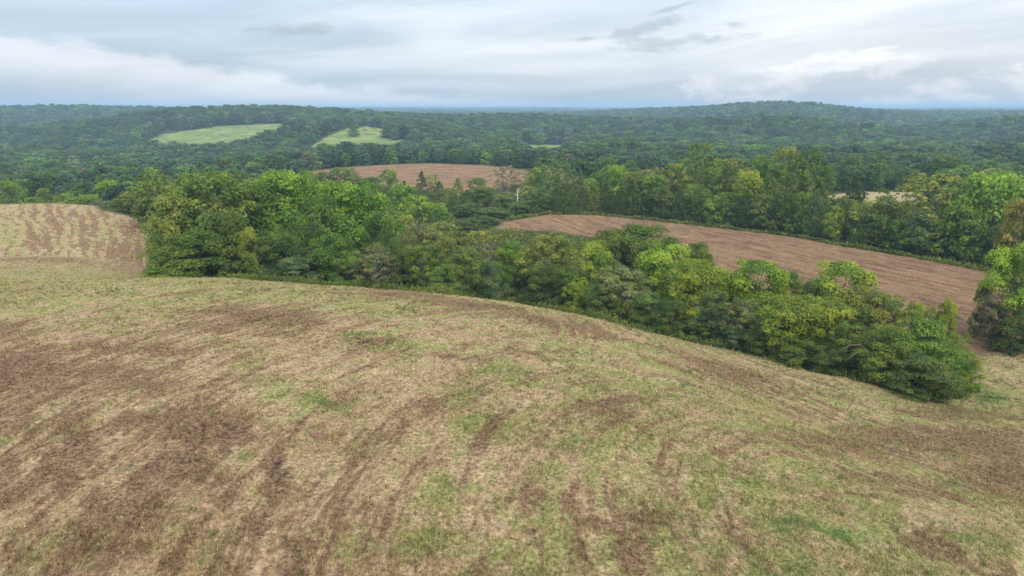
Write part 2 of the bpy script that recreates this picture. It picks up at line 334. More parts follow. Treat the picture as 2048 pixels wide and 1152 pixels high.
# ------------------------------------------------------------------ materials
def mat(name):
    m = bpy.data.materials.new(name); m.use_nodes = True; n = NT(m.node_tree); n.n.clear()
    o = n.new('ShaderNodeOutputMaterial'); return m, n, o
def ground_colour(n):
    g = n.new('ShaderNodeNewGeometry'); P = g.outputs['Position']; px, py, pz = n.sep(P)
    sw = n.attr('sw'); dk = n.attr('dk'); gr = n.attr('gr')
    mown = n.attr('mown'); stub = n.attr('stub'); tan = n.attr('tan'); past = n.attr('past')
    streak = n.noise(n.comb(n.m('MULTIPLY', sw, 1.0), n.m('MULTIPLY', px, 0.16), n.m('MULTIPLY', py, 0.16)), 0.8, 5, 0.6)
    streak2 = n.noise(n.comb(n.m('MULTIPLY', sw, 1.0), n.m('MULTIPLY', px, 0.12), n.m('MULTIPLY', py, 0.12)), 2.4, 4, 0.65)
    wv = n.m('SINE', n.m('ADD', n.m('MULTIPLY', sw, 2 * PI / 2.7), n.m('MULTIPLY', n.noise(P, 0.16, 4, .65), 14.0)))
    row = n.noise(n.comb(sw, n.m('MULTIPLY', px, 0.05), n.m('MULTIPLY', py, 0.05)), 0.95, 3, 0.6)
    patch = n.noise(P, 0.28, 5, 0.65); patch2 = n.noise(P, 0.9, 5, 0.7)
    fine = n.noise(P, 5.0, 5, 0.75); fine2 = n.noise(P, 14.0, 3, 0.7); mid = n.noise(P, 2.2, 4, 0.7)
    # mown hay: straw, thatch, regrowth
    straw = n.mix(n.ss(fine, .32, .68), (0.20, 0.122, 0.068), (0.63, 0.45, 0.262))
    straw = n.mix(n.ss(patch2, .50, .70, 0, .8), straw, n.mix(n.ss(fine, .35, .65), (0.24, 0.145, 0.095), (0.45, 0.30, 0.20)))
    green = n.mix(n.ss(fine, .32, .68), (0.092, 0.108, 0.026), (0.41, 0.405, 0.14))
    straw = n.mix(n.ss(row, .54, .66, 0, .55), straw, (0.50, 0.40, 0.23))
    green = n.mix(n.ss(mid, .55, .72, 0, .6), green, (0.40, 0.39, 0.18))
    gm = n.m('ADD', n.m('ADD', n.m('MULTIPLY', patch, 0.40), n.m('MULTIPLY', mid, 0.42)), n.m('ADD', n.m('MULTIPLY', gr, 0.20), n.m('MULTIPLY', patch2, 0.36)))
    c = n.mix(n.m('MULTIPLY', n.ss(n.m('ADD', gm, n.m('MULTIPLY', wv, -.025)), .575, .72), .82), straw, green)
    c = n.mix(n.m('MULTIPLY', n.ss(n.m('ADD', gr, n.m('MULTIPLY', n.m('SUBTRACT', mid, .5), 1.2)), .7, 1.05), n.ss(fine, .35, .6, .3, .9)), c, (0.075, 0.150, 0.040))
    brown = n.mix(n.ss(fine, .32, .70), (0.066, 0.036, 0.021), (0.40, 0.245, 0.142))
    bm = n.m('ADD', n.m('ADD', n.m('ADD', n.m('MULTIPLY', streak, 0.34), n.m('MULTIPLY', n.m('SUBTRACT', patch2, .5), n.ss(py, 98, 112, 0, .55))), n.m('ADD', n.m('MULTIPLY', row, 0.34), n.m('MULTIPLY', streak2, 0.46))), n.m('ADD', n.m('ADD', n.m('MULTIPLY', dk, 0.22), n.m('MULTIPLY', wv, n.ss(py, 96, 108, .026, .080))), n.m('ADD', n.m('MULTIPLY', mid, 0.34), n.m('MULTIPLY', fine, 0.24))))
    c = n.mix(n.m('MULTIPLY', n.ss(bm, .895, .985), .9), c, brown)
    dd = n.m('ADD', n.m('ADD', n.m('MULTIPLY', n.m('MINIMUM', dk, .8), 0.36), n.m('MULTIPLY', mid, 0.55)), n.m('MULTIPLY', streak2, 0.50))
    c = n.mix(n.m('MULTIPLY', n.ss(dd, .83, .95), .88), c, n.mix(fine2, (0.024, 0.016, 0.015), (0.085, 0.058, 0.046)))
    # stubble of a cut brown crop
    blot = n.noise(n.comb(n.m('MULTIPLY', sw, .8), n.m('MULTIPLY', px, 0.30), n.m('MULTIPLY', py, 0.30)), 0.55, 6, 0.68, 0.6)
    s = n.mix(n.ss(n.m('ADD', n.m('ADD', n.m('MULTIPLY', blot, .45), n.m('MULTIPLY', row, .3)), n.m('MULTIPLY', streak2, .25)), .40, .60), (0.105, 0.046, 0.028), (0.32, 0.178, 0.10))
    s = n.mix(n.ss(n.m('ADD', n.m('MULTIPLY', n.m('SINE', n.m('ADD', n.m('MULTIPLY', sw, 2 * PI / 4.2), n.m('MULTIPLY', blot, 14.0))), .07), mid), .5, .72, 0, .55), s, (0.37, 0.27, 0.16))
    s = n.mix(n.ss(fine, .40, .72, 0, .62), s, (0.42, 0.30, 0.18))
    s = n.mix(n.ss(n.m('ADD', n.m('MULTIPLY', blot, .4), n.m('MULTIPLY', patch, .6)), .50, .62, 0, .75), s, (0.23, 0.175, 0.085))
    s = n.mix(n.ss(mid, .52, .72, 0, .6), s, (0.09, 0.043, 0.031))
    t = n.mix(patch2, (0.30, 0.225, 0.12), (0.42, 0.33, 0.20))
    pa = n.mix(n.ss(n.noise(P, 0.05, 5, .6), .4, .65), (0.15, 0.20, 0.055), (0.25, 0.28, 0.085))
    pa = n.mix(n.ss(n.noise(P, 0.045, 3, .6, 1.0), .58, .68, 0, .8), pa, (0.07, 0.095, 0.04))
    pa = n.mix(n.ss(n.noise(P, 0.16, 5, .7), .48, .62, 0, .55), pa, (0.27, 0.25, 0.11))
    fl = n.mix(n.ss(mid, .4, .65), (0.035, 0.045, 0.018), (0.08, 0.088, 0.032))
    fl = n.mix(n.ss(patch, .5, .65), fl, (0.10, 0.11, 0.042))
    r = n.mix(mown, fl, c); r = n.mix(stub, r, s); r = n.mix(tan, r, t); r = n.mix(past, r, pa)
    return r, fine, mid
M_GROUND, n, o = mat('ground_cover')
r, fine, mid = ground_colour(n)
b = n.new('ShaderNodeBsdfPrincipled'); n.put(b.inputs['Base Color'], r); b.inputs['Roughness'].default_value = 1.0; b.inputs['Specular IOR Level'].default_value = 0.0
bp = n.new('ShaderNodeBump'); bp.inputs['Distance'].default_value = 0.16; bp.inputs['Strength'].default_value = 0.9; n.l.new(n.m('ADD', fine, mid), bp.inputs['Height'])
n.l.new(bp.outputs[0], b.inputs['Normal']); n.l.new(b.outputs[0], o.inputs[0])
M_GRASS, n, o = mat('cut_grass')
r, fine, mid = ground_colour(n)
rn = n.attr('rnd')
r = n.mix(1.0, r, n.mix(rn, (0.50, 0.52, 0.50), (1.62, 1.56, 1.46)), 'MULTIPLY')
b = n.new('ShaderNodeBsdfDiffuse'); n.put(b.inputs[0], r); tr = n.new('ShaderNodeBsdfTranslucent'); n.put(tr.inputs[0], r)
mx = n.new('ShaderNodeMixShader'); mx.inputs[0].default_value = .25; n.l.new(b.outputs[0], mx.inputs[1]); n.l.new(tr.outputs[0], mx.inputs[2]); n.l.new(mx.outputs[0], o.inputs[0])

def leaf_material(name, mode):
    m, n, o = mat(name)
    rn = n.attr('rnd'); cl_ = n.attr('crnd')
    oi = n.new('ShaderNodeObjectInfo')
    if mode == 'object': base = oi.outputs['Color']
    else:
        at_ = n.new('ShaderNodeAttribute', attribute_name='tint', attribute_type='INSTANCER'); base = at_.outputs['Color']
    c = n.mix(1.0, base, n.mix(n.ss(cl_, 0, 1), (0.48, 0.64, 0.76), (1.40, 1.26, 1.0)), 'MULTIPLY')
    c = n.mix(1.0, c, n.mix(rn, (0.62, 0.66, 0.62), (1.36, 1.32, 1.36)), 'MULTIPLY')
    d = n.new('ShaderNodeBsdfPrincipled'); n.put(d.inputs['Base Color'], c); d.inputs['Roughness'].default_value = .55; d.inputs['Specular IOR Level'].default_value = .25
    t = n.new('ShaderNodeBsdfTranslucent'); n.put(t.inputs[0], n.mix(1.0, c, (1.25, 1.3, .7), 'MULTIPLY'))
    mx = n.new('ShaderNodeMixShader'); mx.inputs[0].default_value = .40
    n.l.new(d.outputs[0], mx.inputs[1]); n.l.new(t.outputs[0], mx.inputs[2]); n.l.new(mx.outputs[0], o.inputs[0]); return m
M_LEAF = leaf_material('leaves', 'object'); M_FAR = leaf_material('forest_leaves', 'inst')
def bark(name, a, bcol):
    m, n, o = mat(name); P = n.new('ShaderNodeNewGeometry').outputs['Position']
    f = n.noise(n.comb(*[n.m('MULTIPLY', q, k) for q, k in zip(n.sep(P), (3, 3, .8))]), 2.0, 5, .7)
    b = n.new('ShaderNodeBsdfPrincipled'); n.put(b.inputs['Base Color'], n.mix(f, a, bcol)); b.inputs['Roughness'].default_value = .95
    bp = n.new('ShaderNodeBump'); bp.inputs['Distance'].default_value = .03; n.l.new(f, bp.inputs['Height']); n.l.new(bp.outputs[0], b.inputs['Normal'])
    n.l.new(b.outputs[0], o.inputs[0]); return m
M_BARK = bark('bark', (0.07, 0.055, 0.042), (0.19, 0.16, 0.13)); M_PALE = bark('pale_bark', (0.15, 0.13, 0.11), (0.32, 0.29, 0.25))
M_SNAG = bark('dead_wood', (0.48, 0.46, 0.42), (0.72, 0.70, 0.66)); M_POLE = bark('weathered_pole_wood', (0.05, 0.042, 0.036), (0.13, 0.11, 0.095))
M_CLOD = bark('red_soil', (0.16, 0.075, 0.05), (0.28, 0.15, 0.10)); M_EARTH = bark('tan_soil', (0.24, 0.15, 0.095), (0.38, 0.26, 0.17)); M_HIDE = bark('black_hide', (0.012, 0.011, 0.010), (0.03, 0.026, 0.024)); M_ROT = bark('rotten_hay', (0.02, 0.018, 0.017), (0.055, 0.046, 0.04))
M_WHIDE = bark('white_hide', (0.5, 0.48, 0.44), (0.66, 0.64, 0.6))

# ------------------------------------------------------------------ ground, split into its fields
th = np.concatenate([np.linspace(-PI, -0.80, 40, endpoint=False), np.linspace(-0.80, 0.80, 470, endpoint=False), np.linspace(0.80, PI, 40, endpoint=False)])
lr = np.concatenate([np.linspace(math.log(2.0), math.log(19), 30, endpoint=False), np.linspace(math.log(19), math.log(240), 420, endpoint=False), np.linspace(math.log(240), math.log(1100), 130, endpoint=False), np.linspace(math.log(1100), math.log(14000), 90)])
TT, LL = np.meshgrid(th, lr); RR = np.exp(LL)
gx = (RR * np.sin(TT)).ravel(); gy = (RR * np.cos(TT)).ravel(); gz = height(gx, gy)
nr, nt_ = TT.shape
wxj = gx + 1.2 * fbm(gx / 2.5, gy / 2.5, 77, 2); wyj = gy + 1.6 * fbm(gx / 2.5 + 50, gy / 2.5, 79, 2)
near0 = np.hypot(gx, gy) < 24
masks = {'mown': (region('mown_field', wxj, wyj) | near0), 'stub': region('stubble_field', wxj, wyj), 'tan': region('tan_field', wxj, wyj), 'past': region('pasture', wxj, wyj)}
def gattrs(x, y, mk):
    a = {k: v.astype(float) for k, v in mk.items()}
    a['sw'] = swath(x, y); a['dk'] = blobmask(WD, x, y); a['gr'] = blobmask(WG, x, y)
    rgt = np.clip((x + 4) / 9, 0, 1); bk = np.clip((y - 52) / 14, 0, 1) * (y < 100)
    a['gr'] = np.maximum(a['gr'], .34 * rgt * (1 - bk) + (.30 * rgt + .46 * (1 - rgt)) * bk); a['dk'] = a['dk'] + .14 * (1 - rgt) * (1 - bk) * (y < 95); a['gr'] = np.maximum(a['gr'], .20 * (y > 95)); a['dk'] = a['dk'] + .09 * (y > 95)
    return a
ga = gattrs(gx, gy, masks)
for k in ('mown', 'stub'):   # soften the edge of a field over a step or two of the mesh
    A = ga[k].reshape(nr, nt_); 
    for _ in range(2): A = (A + np.roll(A, 1, 1) + np.roll(A, -1, 1) + np.vstack([A[:1], A[:-1]]) + np.vstack([A[1:], A[-1:]])) / 5
    ga[k] = A.ravel()
ii = np.arange(nr - 1)[:, None] * nt_ + np.arange(nt_); jj = np.arange(nr - 1)[:, None] * nt_ + (np.arange(nt_) + 1) % nt_
quads = np.stack([ii, ii + nt_, jj + nt_, jj], -1).reshape(-1, 4)[:, ::-1]
quads = quads[:, ::-1]
fx = gx[quads].mean(1); fy = gy[quads].mean(1)
lab = np.zeros(len(quads), int); names = ['woodland_ground']
fr = np.hypot(fx, fy)
def addreg(nm, P, extra=None):
    k = inside(P, fx, fy)
    if extra is not None: k = k | extra
    names.append(nm); lab[k & (lab == 0)] = len(names) - 1
addreg('mown_field', POLY['mown_field'][0], fr < 24)
addreg('stubble_field', POLY['stubble_field'][0]); addreg('stubble_field', POLY['stubble_field'][1]); addreg('tan_field', POLY['tan_field'][0])
for P in POLY['pasture']: addreg('pasture', P)
LBL = {'woodland_ground': 'rolling shaded ground under the woods and hedgerows', 'mown_field': 'mown hay field of straw, green regrowth and dark rotten streaks', 'stubble_field': 'reddish brown stubble field', 'tan_field': 'narrow tan field behind the right tree line', 'pasture': 'pale green hillside pasture'}
for k, nm in enumerate(names):
    q = quads[lab == k]
    if not len(q): continue
    us, inv = np.unique(q, return_inverse=True)
    me = mesh_np(nm, np.stack([gx, gy, gz], 1)[us], inv.reshape(-1, 4), [M_GROUND], {a: ('POINT', v[us]) for a, v in ga.items()}, smooth=True)
    link(nm, me, kind='structure', label=LBL[nm])

# ------------------------------------------------------------------ cut grass and lying straw (nobody could count it)
def blades(x, y, L, wdt, up, rs):
    n = len(x); z = height(x, y); a = rs.uniform(0, 2 * PI, n); el_ = up
    d = np.stack([np.cos(a) * np.cos(el_), np.sin(a) * np.cos(el_), np.sin(el_)], 1)
    s = np.stack([-np.sin(a), np.cos(a), rs.uniform(-.3, .3, n)], 1)
    p = np.stack([x, y, z + rs.uniform(0, .05, n)], 1)
    V = np.stack([p - s * wdt[:, None] / 2, p + s * wdt[:, None] / 2, p + d * L[:, None]], 1).reshape(-1, 3)
    return V
rs = RS(3); N = 520000
yy = np.exp(rs.uniform(math.log(21), math.log(105), N)) ; xx = yy * rs.uniform(-.86, .86, N)
keep = region('mown_field', xx, yy) ; clump = fbm(xx / .55, yy / .55, 91, 3) + .5 * fbm(xx / 2.5, yy / 2.5, 95, 2)
keep &= clump + rs.uniform(-.25, .25, N) > -.06
xx, yy = xx[keep], yy[keep]; n_b = len(xx)
gsc = np.clip(yy / 40, .8, 2.2)
ups = np.where(rs.rand(n_b) < .55 + np.clip((yy - 40) / 60, 0, .4), rs.uniform(.05, .35, n_b), rs.uniform(.4, 1.1, n_b))
V = blades(xx, yy, rs.uniform(.12, .34, n_b) * gsc ** .5, rs.uniform(.018, .04, n_b) * gsc, ups, rs)
mk = {'mown': np.ones(n_b), 'stub': np.zeros(n_b), 'tan': np.zeros(n_b), 'past': np.zeros(n_b)}
bat = gattrs(xx, yy, mk); bat['rnd'] = rs.rand(n_b)
me = mesh_np('cut_grass', V, np.arange(3 * n_b).reshape(-1, 3), [M_GRASS], {k: ('POINT', np.repeat(v, 3)) for k, v in bat.items()})
link('cut_grass', me, kind='stuff', label='short cut grass and lying straw over the near hay field')
# taller tufts the mower left
rs = RS(8); N = 26000; ty = np.exp(rs.uniform(math.log(21), math.log(85), N)); tx = ty * rs.uniform(-.85, .85, N)
kp = region('mown_field', tx, ty) & (fbm(tx / 3.2, ty / 3.2, 121, 3) + .10 * (tx > 0) + rs.uniform(-.12, .12, N) > .06); tx, ty = tx[kp], ty[kp]; K = 11
ctr = np.repeat(np.stack([tx, ty], 1), K, 0); tz = np.repeat(rs.uniform(.10, .34, len(tx)), K); n_b = len(ctr); ctr = ctr + rs.normal(size=(n_b, 2)) * .10
V = blades(ctr[:, 0], ctr[:, 1], tz * rs.uniform(.7, 1.3, n_b), rs.uniform(.02, .04, n_b) * np.clip(ctr[:, 1] / 40, .8, 1.8), rs.uniform(.35, 1.3, n_b), rs)
z_ = np.zeros(n_b); bat = gattrs(ctr[:, 0], ctr[:, 1], {'mown': z_ + 1, 'stub': z_, 'tan': z_, 'past': z_}); bat['gr'] = bat['gr'] + np.repeat(rs.uniform(-.1, .9, len(tx)), K); bat['dk'] = bat['dk'] * .3; bat['rnd'] = rs.rand(n_b)
link('grass_tufts', mesh_np('grass_tufts', V, np.arange(3 * n_b).reshape(-1, 3), [M_GRASS], {k: ('POINT', np.repeat(v, 3)) for k, v in bat.items()}), kind='stuff', label='green and straw grass tufts left standing in the mown field')
# stubble stalks in the brown field
N = 150000; yy = np.exp(rs.uniform(math.log(66), math.log(185), N)); xx = yy * rs.uniform(-.05, .86, N)
k_ = inside(POLY['stubble_field'][0], xx, yy); xx, yy = xx[k_], yy[k_]; n_b = len(xx); gsc = yy / 100
V = blades(xx, yy, rs.uniform(.15, .35, n_b), rs.uniform(.05, .10, n_b) * gsc, rs.uniform(.05, .5, n_b), rs)
z_ = np.zeros(n_b); bat = {'mown': z_, 'stub': z_ + 1, 'tan': z_, 'past': z_, 'sw': swath(xx, yy), 'dk': z_, 'gr': z_, 'rnd': rs.rand(n_b)}
link('stubble', mesh_np('stubble', V, np.arange(3 * n_b).reshape(-1, 3), [M_GRASS], {k: ('POINT', np.repeat(v, 3)) for k, v in bat.items()}), kind='stuff', label='short brown stalks standing in the stubble field')

# ------------------------------------------------------------------ trees: shapes with unit height and unit width
def profile(kind, h):
    if kind == 'cedar': return .5 * np.clip(1 - np.clip(h, 0, 1) ** 1.7, 0, 1) ** .85 * np.clip((h + .05) / .14, 0, 1) ** .5
    if kind == 'tall': return .5 * np.sqrt(np.clip(1 - np.abs((h - .42) / .6) ** 2.2, 0, 1))
    if kind in ('low', 'bush', 'layer'): return .5 * np.sqrt(np.clip(1 - ((h - .28) / .73) ** 2, 0, 1))
    if kind == 'oak': return .5 * np.clip(1 - np.abs((h - .42) / .6) ** 2.6, 0, 1) ** .55
    return .5 * np.clip(1 - np.abs((h - .52) / .5) ** 2.3, 0, 1) ** .5
KIND = {'oak': (.04, 120, 1.0, .85, .085, .16), 'round': (.04, 105, 1.0, .95, .085, .165), 'tall': (.03, 85, 1.0, 1.0, .075, .15), 'airy': (.08, 150, .70, .8, .06, .11),
        'bare': (.2, 100, .34, .6, .05, .09), 'cedar': (.02, 150, 1.0, .85, .05, .09), 'low': (.0, 85, .9, .9, .085, .165), 'layer': (.0, 150, .9, .5, .10, .17), 'bush': (.0, 50, .6, .8, .1, .18)}
def crown(seed, kind, nleaf, leaf):
    rs = RS(seed); h0, nc, dens, flatz, r0, r1 = KIND[kind]
    nl = int(nleaf * dens)
    lob = rs.uniform(0, 2 * PI, 6); amp = rs.uniform(.05, .14, 6)
    h = rs.uniform(h0, .97, nc * 3); a = rs.uniform(0, 2 * PI, nc * 3)
    pr = profile(kind, h); ok = rs.rand(nc * 3) < (pr / .5) ** .8 + .12
    h, a, pr = h[ok][:nc], a[ok][:nc], pr[ok][:nc]; nc = len(h)
    lump = 1 + sum(amp[k] * np.sin((k % 3 + 1) * a + lob[k] + (3 + k) * h) for k in range(6))
    if kind == 'cedar': lump = 1 + (lump - 1) * .5
    frac = np.sqrt(rs.uniform(.22, 1, nc)); rc = rs.uniform(r0, r1, nc) * (1 if kind == 'cedar' else 1)
    rad = np.maximum(pr * lump * frac - rc * .45, 0)
    C = np.stack([rad * np.cos(a), rad * np.sin(a), np.minimum(h, 1 - rc * flatz * .8)], 1)
    crn = rs.rand(nc)
    p = rc ** 2; p /= p.sum(); ci = rs.choice(nc, nl, p=p)
    d = rs.normal(size=(nl, 3)); d[:, 2] = np.where(d[:, 2] < -.35, -d[:, 2], d[:, 2]); d[:, 2] += .25; d /= np.linalg.norm(d, axis=1)[:, None]
    s = rc[ci] * rs.uniform(.62, 1.04, nl) ; pos = C[ci] + d * s[:, None] * np.array([1, 1, flatz])
    pos[:, 2] = np.maximum(pos[:, 2], .005)
    outw = pos * np.array([1, 1, .3]); outw /= np.linalg.norm(outw, axis=1)[:, None] + 1e-6
    nrm = .75 * d + .45 * outw + np.array([0, 0, .25]) + rs.normal(size=(nl, 3)) * .40
    nrm /= np.linalg.norm(nrm, axis=1)[:, None]
    t = np.cross(nrm, rs.normal(size=(nl, 3))); t /= np.linalg.norm(t, axis=1)[:, None] + 1e-9; b = np.cross(nrm, t)
    L = leaf * rs.uniform(.6, 1.45, nl); W = L * rs.uniform(.5, .8, nl)
    if kind == 'cedar': L *= .8; t = t * .6 + np.array([0, 0, .5]) + outw * .4; t /= np.linalg.norm(t, axis=1)[:, None]; b = np.cross(nrm, t)
    fold = nrm * (L * rs.uniform(-.25, .25, nl))[:, None]
    V = np.stack([pos - t * L[:, None] * .5, pos - b * W[:, None] * .5 + fold, pos + t * L[:, None] * .5, pos + b * W[:, None] * .5 + fold], 1).reshape(-1, 3)
    return V, np.arange(4 * nl).reshape(-1, 4), rs.rand(nl), crn[ci] * .75 + .25 * rs.rand(nl), C
def limbs(seed, kind, C, twigs):
    rs = RS(seed + 500); top = .9 if kind in ('cedar', 'tall') else .68
    k = 7; zz = np.linspace(-.06, top, k); wob = np.cumsum(rs.normal(size=(k, 2)) * .010, 0)
    T = np.stack([wob[:, 0], wob[:, 1], zz], 1); tr = .020 if kind != 'bush' else .008
    paths = [(T, tr * np.linspace(1, .25, k) ** .8)]
    nlim = {'bare': 26, 'airy': 20, 'bush': 6, 'cedar': 6}.get(kind, 14)
    for c in C[rs.choice(len(C), min(nlim, len(C)), replace=False)]:
        zb = np.clip(c[2] * rs.uniform(.35, .8), .05, top - .03); i = np.interp(zb, zz, np.arange(k)); b0 = np.array([np.interp(i, np.arange(k), T[:, q]) for q in range(3)])
        m = (b0 + c) / 2 + np.array([0, 0, -.02]) + rs.normal(size=3) * .02
        r = tr * .42 * (1 - zb * .5); paths.append((np.array([b0, m, c]), [r, r * .7, r * .22]))
        for _ in range(twigs):
            e = c + rs.normal(size=3) * np.array([.09, .09, .06]) + (c - b0) * .15; s0 = m + (c - m) * rs.uniform(.2, .8)
            paths.append((np.array([s0, (s0 + e) / 2 + rs.normal(size=3) * .012, e]), [r * .4, r * .28, r * .12]))
    return tubes(paths, 5 if twigs < 3 else 4)
def make_set(kinds, nleaf, leaf, tag, leafmat, seed0):
    out = {}
    for kind, cnt in kinds.items():
        for k in range(cnt):
            sd = seed0 + 31 * k + sum(map(ord, kind)); V, Fq, r, c, C = crown(sd, kind, nleaf, leaf)
            cm = mesh_np('crown_' + kind, V, Fq, [leafmat], {'rnd': ('FACE', r), 'crnd': ('FACE', c)})
            tv, tf = limbs(sd, kind, C, {'bare': 5, 'airy': 2}.get(kind, 1) if tag != 'mid' else {'bare': 3}.get(kind, 0))
            tm = mesh_np('trunk_' + kind, tv, tf, [M_PALE if kind == 'bare' else M_BARK], smooth=True)
            out.setdefault(kind, []).append((cm, tm))
    return out
NEAR = make_set({'oak': 3, 'round': 3, 'tall': 2, 'airy': 3, 'bare': 2, 'cedar': 2, 'low': 3, 'layer': 2, 'bush': 1}, 15500, .029, 'near', M_LEAF, 1)
MID = make_set({'oak': 2, 'round': 3, 'tall': 2, 'airy': 3, 'bare': 2, 'cedar': 3, 'low': 2, 'layer': 1, 'bush': 1}, 3200, .052, 'mid', M_LEAF, 900)
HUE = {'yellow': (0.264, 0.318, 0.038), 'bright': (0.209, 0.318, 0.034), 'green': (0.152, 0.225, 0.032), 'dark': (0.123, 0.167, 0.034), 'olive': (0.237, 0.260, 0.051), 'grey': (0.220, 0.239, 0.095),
       'brown': (0.237, 0.204, 0.100), 'gold': (0.319, 0.270, 0.052), 'cedar': (0.092, 0.140, 0.040), 'teal': (0.127, 0.185, 0.070), 'lime': (0.237, 0.345, 0.034), 'moss': (0.155, 0.212, 0.036)}
WORD = {'yellow': 'yellow-green', 'bright': 'bright green', 'green': 'mid-green', 'dark': 'dark green', 'olive': 'olive green', 'grey': 'grey-green', 'brown': 'brownish', 'gold': 'golden', 'cedar': 'deep green', 'teal': 'blue-green', 'lime': 'lime green', 'moss': 'mossy green'}
SHAPE = {'oak': 'broad', 'round': 'rounded', 'tall': 'tall', 'airy': 'feathery', 'bare': 'half-bare', 'cedar': 'conical', 'low': 'low bushy', 'layer': 'layered', 'bush': 'small'}
TREES = []     # (x, y) of every single tree
rt = random.Random(11)
def tree(x, y, w_, h_, kind, hue, label, group, name=None, rot=None):
    near = math.hypot(x, y) < 132
    cm, tm = rt.choice((NEAR if near else MID)[kind]); z = hz(x, y)
    nm = name or ('cedar_tree' if kind == 'cedar' else 'shrub' if kind == 'bush' else 'tree')
    e = bpy.data.objects.new(nm, None); COL.objects.link(e); e.location = (x, y, z); e.rotation_euler = (0, 0, rt.uniform(0, 2 * PI) if rot is None else rot)
    e.scale = (w_, w_, h_); e.empty_display_size = .1
    e['label'] = label; e['category'] = 'shrub' if kind == 'bush' else 'tree'; e['group'] = group
    t = bpy.data.objects.new('trunk', tm); COL.objects.link(t); t.parent = e
    c = bpy.data.objects.new('crown', cm); COL.objects.link(c); c.parent = e
    k = rt.uniform(.86, 1.16); hh = HUE[hue]; c.color = (hh[0] * k * rt.uniform(.92, 1.08), hh[1] * k, hh[2] * k * rt.uniform(.85, 1.15), 1)
    TREES.append((x, y, w_ / 2)); return e
def ptree(u, vtop, Y, wpx, kind, hue, label, group):
    x, y, zt = at(u, vtop, Y); sl = Y / ray(u, vtop)[1]
    h_ = max(zt - hz(x, y), 1.5); return tree(x, y, wpx * sl / F * 1.18, h_, kind, hue, label, group)

